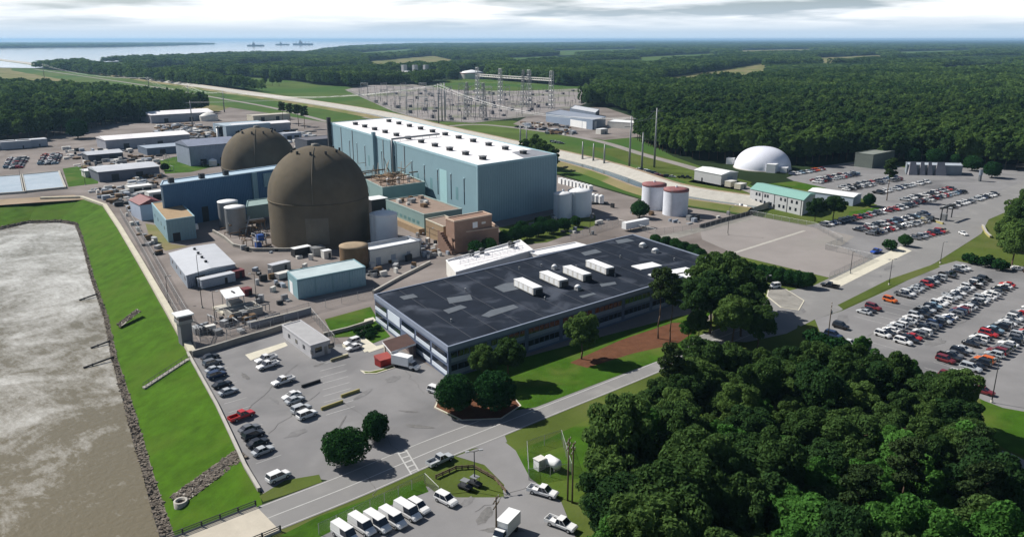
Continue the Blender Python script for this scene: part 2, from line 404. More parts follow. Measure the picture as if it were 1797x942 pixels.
def building(name, label, poly, h, wm, rm, group=None, parapet=.5, trim=None, z0=0, cat='building', gable=None, gm=None, eave=.3):
    """walls, roof, parapet; gable = (axis index 0/1, rise)"""
    c = centre(poly); root = thing(name, label, cat, (c[0], c[1], z0), group)
    w = MB(); w.prism(poly, z0-.3, h, cap=gable is not None, bottom=False); w.build('wall', wm, root)
    if gable is None:
        MB().prism(inset(poly, .25), h-.6, h-(parapet*.6), bottom=False).build('roof', rm, root)
        r = MB(); o, i = inset(poly, -.12), inset(poly, .3); n = len(poly)
        for k in range(n):
            j = (k+1) % n
            r.prism([o[k], o[j], i[j], i[k]], h-.35, h+.05)
        r.build('parapet', trim or wm, root)
    else:
        ax, rise = gable; P = inset(poly, -eave)
        if ax == 1: P = [P[1], P[2], P[3], P[0]]
        # ridge runs along P0->P1
        m1 = ((P[0][0]+P[3][0])/2, (P[0][1]+P[3][1])/2); m2 = ((P[1][0]+P[2][0])/2, (P[1][1]+P[2][1])/2)
        r = MB(); zt = h+rise; e = h+.02
        r.face([(*P[0], e), (*P[1], e), (*m2, zt), (*m1, zt)]); r.face([(*P[2], e), (*P[3], e), (*m1, zt), (*m2, zt)])
        r.face([(*P[0], e), (*m1, zt), (*P[3], e)]); r.face([(*P[1], e), (*P[2], e), (*m2, zt)])
        th = .18
        r.face([(*P[3], e-th), (*P[2], e-th), (*P[1], e-th), (*P[0], e-th)])
        for k in range(4):
            j = (k+1) % 4; r.face([(*P[k], e-th), (*P[j], e-th), (*P[j], e), (*P[k], e)])
        r.build('roof', rm, root)
    return root
def on_wall(root, a, b, items, name, m, proud=.06, thick=.14, sub=None):
    """pieces on the wall running a->b (plan), outward side to the right of a->b; items (u0,u1,z0,z1) in metres along"""
    a, b = Vector(a[:2]), Vector(b[:2]); d = (b-a).normalized(); n = Vector((d.y, -d.x)); res = []
    for it in items:
        u0, u1, z0, z1 = it
        p, q = a + d*u0, a + d*u1; o1 = n*proud; o0 = n*(proud-thick)
        poly = [tuple(p+o0), tuple(p+o1), tuple(q+o1), tuple(q+o0)]
        res.append(MB().prism(poly, z0, z1).build(name, m, root))
    return res
def tank(name, label, c, r, h, wm, rm, cone=1.0, group=None, rail=True, z0=0):
    t = thing(name, label, 'tank', (c[0], c[1], z0), group)
    MB().lathe(c[0], c[1], [(r, z0-.2), (r, h)], 40).build('shell', wm, t)
    MB().lathe(c[0], c[1], [(r+.08, h-.25), (r+.08, h+.02), (r*.6, h+cone*.55), (.25, h+cone), (.02, h+cone)], 40).build('roof', rm, t)
    if rail:
        a = math.radians(200); x, y = c[0]+(r+.25)*math.cos(a), c[1]+(r+.25)*math.sin(a)
        l = MB()
        for s_ in (-.3, .3): l.tube((x-s_*math.sin(a), y+s_*math.cos(a), z0), (x-s_*math.sin(a), y+s_*math.cos(a), h+1), .05, 4)
        for k in range(int(h/.8)): l.tube((x-.3*math.sin(a), y+.3*math.cos(a), z0+.5+k*.8), (x+.3*math.sin(a), y-.3*math.cos(a), z0+.5+k*.8), .03, 4)
        l.build('ladder', GALV, t)
        v = MB(); v.lathe(c[0], c[1], [(.45, h+cone*.8), (.45, h+cone+.7), (.1, h+cone+.9)], 10); v.build('vent', wm, t)
    return t
def skid(name, label, cat, p, lx, ly, h, m, rot=0, roofm=None, group=None, legs=True, z=0):
    """trailer, container or hut: ribbed shell, roof cap, door, feet"""
    c = at(*p) if len(p) == 2 and not isinstance(p, Vector) else p
    t = thing(name, label, cat, (c.x, c.y, z), group)
    f = .35 if legs else 0.0
    MB().box(c.x, c.y, z+f, lx, ly, h-f-.12, rot).build('wall', m, t)
    MB().box(c.x, c.y, z+h-.12, lx+.16, ly+.16, .14, rot).build('roof', roofm or m, t)
    q = Vector((math.cos(rot), math.sin(rot))); n = Vector((q.y, -q.x))
    d = Vector((c.x, c.y)) + n*(ly/2) + q*(lx*.22)
    MB().box(d.x, d.y, z+f+.05, .95, .1, min(2.0, h*.7), rot).build('door', DARK, t)
    if legs:
        for s_ in (-.4, .4):
            e = Vector((c.x, c.y)) + q*(lx*s_); MB().box(e.x, e.y, z-.05, .5, ly*.8, f+.06, rot).build('support', DARK, t)
    return t

# ================================================================== SETTING
# ------------------------------------------------------------------ discharge canal (left)
T_ = [(560,1100),(470,925),(455,862),(430,820),(405,765),(380,712),(330,622),(285,540),(240,460),(205,400),(180,362),(140,348),(70,350),(0,356),(-150,365)]
S_ = [(420,1100),(318,925),(300,880),(284,840),(264,775),(241,705),(211,625),(194,555),(168,485),(148,415),(138,388),(110,382),(50,384),(0,394),(-150,425)]
W_ = [(330,1100),(280,942),(265,890),(250,830),(232,770),(215,700),(196,630),(182,555),(160,490),(142,420),(132,395),(105,391),(50,392),(0,404),(-150,440)]
ZS, ZW = -5.0, -6.0
S_ = [(w[0]+(q[0]-w[0])*.62, w[1]+(q[1]-w[1])*.62) for q, w in zip(S_, W_)]
T3 = [at(x, y, 0) for x, y in T_]; S3 = [at(x, y, ZS) for x, y in S_]; W3 = [at(x, y, ZW) for x, y in W_]
# the far-left bank lies out of view
LT = [at(-900, 420), at(-900, 1100)]
hole = [(p.x, p.y) for p in T3] + [(p.x, p.y) for p in LT]
LW = [Vector((p.x+14*(1 if i == 0 else 1), p.y-4, ZW)) for i, p in enumerate(LT)]
bank = MB()
def loft(mb, A, B, sub=3):
    for i in range(len(A)-1):
        for k in range(sub):
            t0, t1 = k/sub, (k+1)/sub
            q = [A[i].lerp(B[i], t0), A[i+1].lerp(B[i+1], t0), A[i+1].lerp(B[i+1], t1), A[i].lerp(B[i], t1)]
            mb.face(q)
loft(bank, T3, S3, 4)
bank.face([T3[-1], LT[0], LW[0], S3[-1]]); bank.face([LT[0], LT[1], LW[1], LW[0]]); bank.face([LT[1], T3[0], S3[0], LW[1]])
struct('canal_bank', bank, mat('bank_grass', (.046, .106, .006), .9, .3, .22, bump=.4, bscale=1.6, stain=((.065, .11, .012), .06, .48, .75), detail=10))
foot = MB(); loft(foot, S3, [Vector((p.x, p.y, ZW-.6)) for p in W3], 1)
struct('canal_toe', foot, ROCK)
sheet('canal_water', [(p.x, p.y) for p in W3] + [(p.x, p.y) for p in LW], ZW, WATER_D, world=True)
# riprap: thousands of stones in the toe of the bank
def rocks(name, label, A, B, n, smin, smax, seed, zl=0.0):
    rng = random.Random(seed); mb = MB()
    lens = [(A[i+1]-A[i]).length for i in range(len(A)-1)]; tot = sum(lens)
    for _ in range(n):
        u = rng.random()*tot; i = 0
        while u > lens[i]: u -= lens[i]; i += 1
        t = u/lens[i]; w = rng.random()
        c = A[i].lerp(A[i+1], t).lerp(B[i].lerp(B[i+1], t), w); s = smin + (smax-smin)*rng.random()**2.5
        vs_ = [Vector((rng.uniform(.5, 1)*sx_, rng.uniform(.5, 1)*sy_, rng.uniform(.35, .7)*sz_))*s for sx_ in (-1, 1) for sy_ in (-1, 1) for sz_ in (-1, 1)]
        R_ = Matrix.Rotation(rng.random()*5.43, 3, 'Z') @ Matrix.Rotation(rng.uniform(-.5, .5), 3, 'X')
        b = len(mb.v); mb.v += [tuple(c + R_ @ q + Vector((0, 0, zl))) for q in vs_]
        for f in ((0,1,3,2),(4,6,7,5),(0,4,5,1),(2,3,7,6),(0,2,6,4),(1,5,7,3)): mb.f.append(tuple(b+k for k in f)); mb.m.append(0); mb.sm.append(False)
    o = mb.build(name, ROCK); tag(o, label, 'stones', kind='stuff'); return o
WT = [Vector((p.x, p.y, ZW-.2)) for p in W3]
rocks('riprap', 'grey riprap stones along the water edge of the canal', S3[1:14], WT[1:14], 6000, .12, .5, 3)

# ------------------------------------------------------------------ the ground sheet, with the canal cut out of it
bm = bmesh.new()
ov = [bm.verts.new((60000*math.cos(a*math.pi/24), 60000*math.sin(a*math.pi/24), 0)) for a in range(48)]
hv = [bm.verts.new((x, y, 0)) for x, y in hole]
eg = [bm.edges.new((ov[i], ov[(i+1) % 48])) for i in range(48)] + [bm.edges.new((hv[i], hv[(i+1) % len(hv)])) for i in range(len(hv))]
bmesh.ops.triangle_fill(bm, use_beauty=True, use_dissolve=False, edges=eg)
bmesh.ops.recalc_face_normals(bm, faces=bm.faces[:])
for f in bm.faces:
    if f.normal.z < 0: f.normal_flip()
# drop anything that got filled inside the hole
kill = [f for f in bm.faces if inpoly(f.calc_center_median().x, f.calc_center_median().y, hole)]
bmesh.ops.delete(bm, geom=kill, context='FACES_ONLY')
gme = bpy.data.meshes.new('ground'); bm.to_mesh(gme); bm.free(); gme.materials.append(FLOOR)
go = bpy.data.objects.new('ground', gme); COL.objects.link(go); go['kind'] = 'structure'

# ------------------------------------------------------------------ river, far shore
RIVER = [(-700,130),(-200,122),(0,119),(60,120),(120,115),(160,114),(185,109),(300,105),(420,98),(545,97),(575,89),(620,83.5),(700,79),(800,76.4),(900,75),(1000,73.6),(1080,72.4),
         (900,71.7),(600,71.7),(300,71.7),(0,71.7),(-700,71.7)]
sheet('river', RIVER, 1.2, WATER_R)
SHORE = [(-700,89),(0,85),(90,84),(200,83),(300,80.5),(345,79),(375,78.2),(340,76.5),(200,76),(0,76),(-700,76)]

# ------------------------------------------------------------------ broad land cover
CORR = [(20,116),(130,127),(220,138),(350,152),(470,163),(600,178),(700,200),(770,215),(900,214),(1000,232),(1100,246),(1210,285),(1300,318),(1345,335),(1310,378),(1130,350),(980,305),
        (880,270),(700,225),(590,218),(480,200),(370,184),(250,162),(100,138),(20,124)]
sheet('canal_corridor_grass', CORR, .05, MEADOW)
MEAD1 = [(340,140),(380,134),(450,137),(520,143),(560,150),(606,152),(640,160),(650,172),(690,196),(620,186),(560,176),(470,163),(400,152)]
sheet('meadow', MEAD1, .04, MEADOW)
MEAD2 = [(745,150),(800,138),(860,140),(1000,152),(1060,152),(1035,168),(900,166),(760,164)]
sheet('meadow', MEAD2, .04, MEADOW)
ROW1 = [(1170,137),(1260,124),(1325,113),(1345,112),(1345,130),(1280,146),(1195,160),(1140,160)]
sheet('powerline_clearing', ROW1, .04, STRAW)
FIELD1 = [(140,113),(215,109),(228,118),(230,127),(160,120)]
sheet('crop_field', FIELD1, .04, MEADOW)
FIELDS = [[(640,104),(760,98),(800,103),(770,110),(650,114)], [(880,100),(1010,97),(1040,103),(900,108)], [(1110,98),(1250,94),(1280,99),(1130,106)], [(1420,100),(1540,97),(1580,103),(1440,108)], [(1640,116),(1760,112),(1797,119),(1660,126)], [(960,88),(1120,86),(1140,90),(980,94)], [(1290,88),(1420,86.5),(1450,90),(1300,93.5)], [(1560,90),(1700,88),(1720,92),(1580,96)], [(240,118),(330,113),(350,121),(260,127)], [(400,112),(500,108),(520,114),(420,120)], [(620,90),(720,86),(740,91),(640,96)]]
FIELDS = [[(x, min(p_[1] for p_ in f_) + (y - min(p_[1] for p_ in f_))*1.8) for x, y in f_] for f_ in FIELDS]
for k, f_ in enumerate(FIELDS): sheet('distant_field', f_, .04, MEADOW if k % 3 else STRAW)
MEAD3 = [(1030,258),(1110,262),(1160,275),(1240,300),(1320,320),(1300,335),(1200,318),(1100,285)]
sheet('verge', MEAD3, .07, GRASS2)
SWITCH = [(605,158),(640,150),(720,148),(800,158),(900,160),(1040,155),(1045,175),(1000,193),(925,205),(830,216),(740,210),(690,196),(650,178)]
sheet('switchyard_gravel', SWITCH, .08, GRAVEL)
YARDP = [(925,205),(1000,190),(1060,188),(1110,205),(1125,240),(1060,246),(980,235),(900,218)]
sheet('depot_yard', YARDP, .09, YARD)
sheet('site_grass', [(560,1100),(470,925),(1000,640),(1250,480),(1330,390),(1420,300),(1500,282),(1850,290),(2150,420),(2300,1400),(700,1400)], .004, GRASS2)
GAP = [(540,150),(650,172),(760,214),(900,212),(1125,244),(1200,285),(1110,292),(700,228),(560,195)]
sheet('meadow', GAP, .03, MEADOW)
# the plant yard
PLANT = [(-400,250),(0,240),(110,215),(260,215),(345,200),(400,184),(480,198),(590,216),(700,230),(880,278),(980,308),(1130,352),(1310,380),(1330,400),(1250,500),(1250,560),(1000,660),
         (560,835),(462,866),(430,820),(405,765),(380,712),(330,622),(285,540),(240,460),(205,400),(180,362),(140,348),(70,350),(0,356),(-400,372)]
sheet('plant_yard', PLANT, .012, YARD)
# ------------------------------------------------------------------ intake canal behind the turbine hall
IC = smooth_line([(324,208),(321,270),(357,371),(402,600),(446,830),(474,1349),(505,2300),(548,4200)], 5)
strip('intake_bank', IC, 0, -5, .1, STRAW, z1=2.2); strip('intake_bank', IC, -5, -7, 2.2, DIRT); strip('intake_lining', IC, -7, -11, 2.2, CONC, z1=.1)
strip('intake_canal_water', IC, -10.7, -19, .5, WATER_I)
strip('intake_lining', IC, -18.5, -28, .2, CONC, z1=3.6); strip('intake_crest', IC, -28, -31, 3.6, DIRT); strip('intake_bank', IC, -31, -40, 3.6, STRAW, z1=.1)
e_ = MB(); e_.face([(324,208,.1),(331,208,2.2),(350,209,3.6),(364,209,.1)]); struct('intake_headwall', e_, CONC)
L2 = smooth_line([at(*p)[:2] for p in ((1330,340),(1230,300),(1130,272),(1050,248),(960,232),(880,222),(830,219),(740,222),(640,206))], 5)
strip('access_road', L2, -4, 4, .13, YARD2)
L3 = smooth_line([at(*p)[:2] for p in ((575,214),(480,190),(380,172),(300,158),(200,142),(60,122))], 5)
strip('perimeter_road', L3, -3.5, 3.5, .12, YARD2)

# ------------------------------------------------------------------ car parks, roads, verges
sheet('front_car_park', [(340,628),(420,605),(500,578),(560,606),(640,600),(672,596),(700,612),(790,662),(768,690),(760,716),(800,735),(870,720),(890,775),(760,800),(640,850),(560,840),(470,866),(455,860),(430,815),(380,712)], .03, ASPH)
road_c = smooth_line([at(*p)[:2] for p in ((380,945),(480,905),(620,850),(760,790),(850,755),(950,715),(1070,668),(1190,620),(1290,582),(1380,548),(1450,525))], 5)
strip('main_road', road_c, -4.6, 4.6, .045, ASPH2)
for w in (-4.2, 4.2): strip('road_edge_line', road_c[:-9], w-.1, w+.1, .06, MARK)
strip('road_centre_line', road_c[:-9], -.12, .12, .06, MARK)
sheet('lower_car_park', [(470,1000),(560,935),(640,898),(745,852),(775,858),(800,872),(880,872),(885,850),(850,815),(800,800),(880,770),(905,790),(935,835),(985,880),(1010,942),(1020,1010)], .05, ASPH)
rroad = [(1300,560),(1360,515),(1430,500),(1560,438),(1600,415),(1660,390),(1690,370),(1720,350),(1797,318),(1850,310),(1850,345),(1770,370),(1735,385),(1722,410),(1640,462),(1560,500),(1475,545),(1430,560),(1380,585),(1310,600),(1270,598)]
sheet('approach_road', rroad, .05, ASPH2)
sheet('staff_car_park', [(1430,560),(1478,545),(1560,508),(1640,468),(1700,452),(1850,470),(1950,520),(1950,800),(1797,735),(1700,690),(1640,672),(1570,640),(1500,612),(1440,585)], .035, ASPH)
sheet('outer_car_park', [(1380,312),(1440,292),(1500,284),(1575,292),(1640,302),(1720,290),(1850,285),(1850,320),(1797,322),(1720,352),(1690,372),(1660,392),(1600,417),(1560,440),(1530,458),(1440,420),(1395,398),(1480,385),(1540,360),(1480,335),(1420,330)], .03, ASPH)
sheet('concrete_pad', [(1316,377),(1228,402),(1232,420),(1300,450),(1455,487),(1528,455),(1475,432),(1500,415),(1430,398)], .04, YARD2)
strip('pad_joint', [at(1285,445)[:2], at(1412,405)[:2]], -.7, .7, .06, CONC)
sheet('pad_apron', [(1455,492),(1470,505),(1600,440),(1580,432)], .055, KERB)
# grass
def lawn(poly, m=None, z=.07): return sheet('lawn', poly, z, m or GRASS)
lawn([(570,560),(650,538),(670,572),(685,590),(655,602),(620,590),(585,592)])
lawn([(490,940),(560,905),(742,842),(752,862),(640,902),(560,942)], z=.075)
lawn([(745,848),(762,822),(815,812),(880,850),(885,872),(830,862),(770,868)], GRASS2, .075)
lawn([(905,790),(960,770),(1095,705),(1240,650),(1240,800),(1060,800),(1030,880),(1010,880),(975,872),(930,838)], z=.075)
lawn([(800,735),(765,715),(786,664),(870,640),(1000,605),(1190,555),(1250,545),(1195,618),(1070,664),(940,714)], GRASS, .072)
sheet('mulch_bed', [(1000,636),(1090,596),(1180,566),(1240,566),(1190,602),(1110,620),(1030,645)], .085, MULCH)
lawn([(1470,535),(1560,490),(1640,463),(1650,468),(1560,505),(1480,543)], GRASS2)
lawn([(1665,455),(1720,420),(1797,395),(1850,400),(1850,470),(1700,462)], GRASS2)
lawn([(1400,570),(1450,590),(1500,615),(1640,690),(1580,720),(1440,680),(1390,610)], GRASS2)
lawn([(1720,700),(1760,715),(1900,740),(1900,830),(1770,790),(1735,770)], GRASS)
sheet('side_road', [(1758,790),(1775,795),(1900,860),(1900,900),(1797,865),(1765,830)], .08, ASPH2)
lawn([(1490,372),(1548,362),(1530,376),(1490,382)], GRASS)
lawn([(1345,323),(1395,318),(1450,330),(1420,334),(1370,326)], GRASS)
lawn([(1185,328),(1225,312),(1330,330),(1318,344),(1240,338)], GRASS2)
lawn([(280,282),(330,270),(385,275),(385,290),(335,302),(290,305)], GRASS)
lawn([(110,296),(150,290),(172,300),(172,322),(120,328)], GRASS)
lawn([(255,392),(272,395),(300,428),(330,432),(290,440),(262,415)], STRAW)
lawn([(875,400),(990,372),(1045,378),(1045,395),(960,425),(890,432)], GRASS2)
lawn([(0,350),(130,342),(150,350),(70,355),(0,360),(-150,370),(-150,358)], DIRT, .03)
sheet('gravel_spill', [(430,622),(500,600),(505,606),(440,632)], .06, KERB)
lawn([(455,870),(500,842),(560,832),(565,845),(500,868),(462,880)], GRASS2, .055)
sheet('rail_cinder', [(1150,415),(1230,398),(1320,376),(1325,384),(1235,405),(1165,425)], .05, CONCD)
# footpaths near the office, crossing and bay markings
sheet('footpath', [(600,604),(628,588),(640,560),(655,556),(660,562),(648,568),(637,590),(662,608),(640,618),(630,606),(602,610)], .085, KERB)
sheet('footpath', [(640,612),(672,604),(690,598),(692,603),(648,618)], .088, KERB)
for a, b in (((697,792),(722,832)), ((712,788),(735,826))):
    strip('crossing_line', [at(*a)[:2], at(*b)[:2]], -.15, .15, .062, MARK)
for k in range(5):
    t = (k+.5)/5; strip('crossing_bar', [at(697+25*t, 792+40*t)[:2], at(712+23*t, 788+38*t)[:2]], -.2, .2, .064, MARK)
for k in range(9):     # angled bay lines in the front car park
    a = at(560+k*1.5, 640+k*11); strip('bay_line', [(a.x, a.y), (a.x+7, a.y-.3)], -.08, .08, .045, MARK)
for k in range(14):
    p = T3[3].lerp(T3[6], k/13.0); strip('bay_line', [(p.x+2.2, p.y), (p.x+7.5, p.y)], -.06, .06, .045, MARK)
for Yc, x0, x1 in ((98.5, 224, 306),(86.5, 207, 300),(68, 200, 300)):
    for k in range(int((x1-x0)/5.6)):
        strip('bay_line', [(x0+k*5.6, Yc-5), (x0+k*5.6, Yc+5)], -.07, .07, .055, MARK)
PATCHA = mat('asphalt_repair', (.18, .178, .18), .9, .2, .5); OILY = mat('oil_stain', (.155, .152, .15), .9, .25, .9)
for k, (p, l, w, r_, m_) in enumerate((((735,748),7,1.6,-.9,OILY),((716,722),5,.8,-.9,OILY),((560,640),4,1.2,.2,OILY),((520,760),6,2.5,.1,PATCHA),((640,690),8,2,.4,PATCHA),((690,665),5,3,.1,PATCHA),((850,905),6,2.5,.5,OILY),((880,930),9,2,-.7,OILY),((820,880),4,2,.3,PATCHA),((1600,560),14,3,.05,PATCHA),((1640,600),10,4,.0,PATCHA),((1480,560),9,4,.4,PATCHA),((1400,545),8,5,.2,PATCHA),((1560,470),12,2.5,.08,PATCHA),((480,700),7,1.2,1.5,PATCHA),((430,660),5,1.5,1.5,OILY),((600,742),9,.5,.8,OILY),((1690,560),16,2.5,.05,PATCHA))):
    c = at(*p); rk_ = random.Random(k); P_ = []
    for i in range(14):
        a = i*2*math.pi/14; q_ = rk_.uniform(.65, 1.1); x, y = l/2*q_*math.cos(a), w/2*q_*math.sin(a); P_.append((c.x+x*math.cos(r_)-y*math.sin(r_), c.y+x*math.sin(r_)+y*math.cos(r_)))
    sheet('asphalt_patch' if m_ is PATCHA else 'oil_stain', P_, .066+k*.0008, m_, world=True)
for k, (a, b) in enumerate((((470,760),(560,690)),((600,700),(700,790)),((430,720),(520,640)),((700,640),(745,690)),((1520,590),(1640,530)),((1660,640),(1790,560)),((830,900),(930,850)),((660,870),(640,830)))):     # sealed cracks
    rk_ = random.Random(k+50); A_, B_ = Vector(at(*a)[:2]), Vector(at(*b)[:2]); strip('sealed_crack', [tuple(A_.lerp(B_, i/10)+Vector((rk_.uniform(-.5, .5), rk_.uniform(-.5, .5)))) for i in range(11)], -.05, .05, .082+k*.0005, OILY)
# kerbed islands
def island(poly, m, h=.14):
    P = [tuple(at(*p))[:2] for p in poly]; 
    o = MB().prism(P, 0, h).build('kerb', KERB); o['kind'] = 'structure'
    sheet('planting_bed', inset(P, .35), h+.01, m, world=True)
island([(762,715),(768,702),(800,690),(870,690),(905,700),(915,712),(880,735),(810,738)], MULCH)
gr = thing('guard_rail', 'weathered guard rail on the grass bank behind the carts', 'guard rail', tuple(at(765,838)))
GR = [Vector(at(*p)[:2]) for p in ((765,840),(800,824),(832,822),(868,842),(888,866))]
for a_, b_ in zip(GR[:-1], GR[1:]):
    MB().tube((*a_, .75), (*b_, .75), .14, 5).build('rail', WOOD, gr); MB().tube((*a_, .4), (*b_, .4), .12, 5).build('rail', WOOD, gr)
    for k in range(3): c = a_.lerp(b_, k/3); MB().box(c.x, c.y, 0, .2, .2, .95).build('post', WOOD, gr)
island([(632,650),(640,656),(660,656),(694,645),(690,640),(668,648),(648,652)], GRASS2)
island([(583,628),(610,620),(612,625),(588,634)], STRAW)
island([(1350,500),(1380,508),(1412,528),(1402,545),(1370,540),(1345,520)], CONCD, .16)

# ------------------------------------------------------------------ settling basins at the far left
for poly, lab in (([(40,309),(103,303),(114,331),(46,338)], 'pale rectangular settling basin right of the dividing wall'), ([(-60,316),(36,309.5),(42,339),(-60,346)], 'pale settling basin at the left edge of the photo')):
    P = [tuple(at(*p))[:2] for p in poly]; c = centre(P)
    t = thing('settling_basin', lab, 'basin', (c[0], c[1], 0), 'settling basins by the canal')
    r = MB(); o, i = inset(P, -.8), inset(P, .2)
    for k in range(4): r.prism([o[k], o[(k+1) % 4], i[(k+1) % 4], i[k]], 0, 1.1)
    r.build('rim', CONC, t); MB().prism(inset(P, .2), .02, .75).build('water', WATER_B, t)

# ================================================================== BUILDINGS
# ------------------------------------------------------------------ turbine hall
TH = para((838,290), (976,270), (578,215), 27.0); TZ = 27.0
tc_ = centre(TH)
th = thing('turbine_hall', 'long teal metal clad turbine hall with a white roof', 'building', (tc_[0], tc_[1], 0))
MB().prism(TH, -.3, TZ-.5, cap=False, bottom=False).build('wall', TEAL, th)
a0, a1, a2, a3 = [Vector(p) for p in TH]        # near corner, near-right, far-right, far-left
ux = (a1-a0); uy = (a3-a0); LX, LY = ux.length, uy.length
def th_pt(u, v): return a0 + ux*u + uy*v
MB().prism(inset(TH, .3), TZ-1.2, TZ-.35, bottom=False).build('roof', WHITE_R, th)
q = MB(); o_, i_ = inset(TH, -.15), inset(TH, .5)
for k in range(4): q.prism([o_[k], o_[(k+1) % 4], i_[(k+1) % 4], i_[k]], TZ-1.0, TZ)
q.build('parapet', TEALD, th)
MB().prism([tuple(th_pt(u, v)) for u, v in ((.60,.012),(.985,.012),(.985,.10),(.70,.10))], TZ-.34, TZ-.27).build('roof_patch', mat('grey_membrane', (.22, .23, .26), .8, .12, .1), th)
for p in (a0, a1): MB().box(p.x, p.y, 0, .7, .7, TZ-1.1).build('corner_trim', TEALD, th)
for v in [.06+.083*k for k in range(11)]:
    for u in (.22, .74):
        c = th_pt(u, v)
        vt = MB().box(c.x, c.y, TZ-.35, 2.4, 2.4, 1.5).build('roof_vent', DARK, th)
        MB().box(c.x, c.y, TZ+1.15, 2.9, 2.9, .35).sub('vent_cap', STEEL, vt)
# west wall pieces, distances from the near corner
W0, W1 = a3, a0
def from_near(d, w, z0, z1): return (LY-d-w, LY-d, z0, z1)
on_wall(th, W0, W1, [from_near(d, .9, 7, 19) for d in (13, 27, 42, 58, 74, 98, 118, 132, 146, 160, 174)], 'window', GLASS)
on_wall(th, W0, W1, [from_near(d-.35, 1.6, 19.1, 19.6) for d in (13, 27, 42, 58, 74, 98, 118, 132, 146, 160, 174)], 'window_hood', TEALD, .2)
on_wall(th, W0, W1, [from_near(32, 8, 4, 20)], 'door_panel', TEALL)
on_wall(th, W0, W1, [from_near(d, 2.6, 8, 14) for d in (20, 49, 66, 108, 139)], 'louvre', mat('louvre', (.13, .25, .28), .6))
on_wall(th, W0, W1, [from_near(d, 2.2, 0, TZ+w) for d, w in ((100, .2), (127, 2.0))], 'duct', TEAL, 1.8, 1.9)
on_wall(th, W0, W1, [from_near(d, .5, 0, TZ-1) for d in (84, 115, 168, 190)], 'downpipe', STEEL, .3, .3)
on_wall(th, W0, W1, [(1, 3.2, 0, TZ+3.5)], 'stack', DARK, 2.2, 2.2)
q = MB(); p = th_pt(-.03, .46); r_ = th_pt(.62, .46)
q.tube((p.x, p.y, TZ+1.2), (r_.x, r_.y, TZ+1.2), .55, 8); q.tube((p.x, p.y, 10), (p.x, p.y, TZ+1.2), .5, 8)
for k in range(6):
    s_ = th_pt(.08+.1*k, .46); q.tube((s_.x, s_.y, TZ-.4), (s_.x, s_.y, TZ+1.2), .12, 5)
q.build('vent_pipe', STEEL, th)

# ------------------------------------------------------------------ reactor containments
def reactor(label, c, R, h, group):
    t = thing('reactor_containment', label, 'reactor building', (c[0], c[1], 0), group)
    zs = h - R
    MB().lathe(c[0], c[1], [(R, -.3), (R, zs)], 72).build('drum', DOME, t)
    MB().lathe(c[0], c[1], [(R*math.cos(a*math.pi/48), zs + R*math.sin(a*math.pi/48)) for a in range(24)] + [(.05, zs+R)], 72).build('dome', DOME, t)
    MB().lathe(c[0], c[1], [(R-.1, zs-.9), (R+.22, zs-.9), (R+.22, zs-.35), (R-.1, zs-.35)], 72).build('ring_band', DOME, t)
    for k in range(10):
        a = math.radians(15 + 36*k); e = math.radians(62)
        p = Vector((c[0] + (R+.1)*math.cos(e)*math.cos(a), c[1] + (R+.1)*math.cos(e)*math.sin(a), zs + (R+.1)*math.sin(e)))
        MB().box(p.x, p.y, p.z-.6, .7, .7, 1.6, a).build('lifting_lug', DARK, t)
    MB().lathe(c[0], c[1], [(1.6, h-.3), (1.6, h+.7), (.1, h+.9)], 16).build('crown_vent', CONCD, t)
    q = MB(); a = math.atan2(-c[1], -c[0]) - .12      # a rail running up the dome
    pts = []
    for k in range(0, 22):
        e = k*math.pi/48; pts.append((c[0]+(R+.15)*math.cos(e)*math.cos(a), c[1]+(R+.15)*math.cos(e)*math.sin(a), zs+(R+.15)*math.sin(e)))
    for k in range(21): q.tube(pts[k], pts[k+1], .12, 4)
    q.build('lightning_conductor', mat('conductor_strip', (.17, .155, .13), .9), t)
    return t
fr = at(566, 440); cd = Vector((fr.x, fr.y)); RC = cd + cd.normalized()*20.2
rc1 = reactor('nearer brown concrete reactor dome in front of the turbine hall', RC, 20.2, 38.8, 'reactor containment domes')
hp = MB(); av = math.atan2(-RC.y, -RC.x)-.07
for k in range(4):
    a, b = av-.22+.11*k, av-.22+.11*(k+1)
    hp.face([(RC.x+20.35*math.cos(a), RC.y+20.35*math.sin(a), 2.5), (RC.x+20.35*math.cos(b), RC.y+20.35*math.sin(b), 2.5), (RC.x+20.35*math.cos(b), RC.y+20.35*math.sin(b), 13), (RC.x+20.35*math.cos(a), RC.y+20.35*math.sin(a), 13)], 0, True)
hp.build('repaired_patch', mat('patched_concrete', (.148, .135, .112), .9, .16, .15, detail=9), rc1)
d2 = at(457, 300); dd = Vector((d2.x, d2.y)).normalized()*436
reactor('farther brown concrete reactor dome beyond the blue building', dd, 19.2, 36.0, 'reactor containment domes')

# ------------------------------------------------------------------ office building
OZ = 8.6
o0, o3, o2 = at(786,608,OZ), at(657,516,OZ), at(1111,411,OZ)
o1 = o0 + o2 - o3
OFP = [(p.x, p.y) for p in (o0, o1, o2, o3)]
oc = centre(OFP)
of = thing('office_building', 'long two storey slate blue office block with a dark flat roof', 'building', (oc[0], oc[1], 0))
MB().prism(OFP, -.3, OZ-.1, cap=False, bottom=False).build('wall', SBLUE, of)
MB().prism(inset(OFP, .2), OZ-.8, OZ-.25, bottom=False).build('roof', DROOF, of)
q = MB(); O_, I_ = inset(OFP, -.15), inset(OFP, .35)
for k in range(4): q.prism([O_[k], O_[(k+1) % 4], I_[(k+1) % 4], I_[k]], OZ-1.3, OZ)
q.build('parapet', mat('grey_blue_fascia', (.21, .245, .32), .6, .05, .4), of)
def of_pt(u, v): return Vector(OFP[0])*(1-u)*(1-v) + Vector(OFP[1])*u*(1-v) + Vector(OFP[2])*u*v + Vector(OFP[3])*(1-u)*v
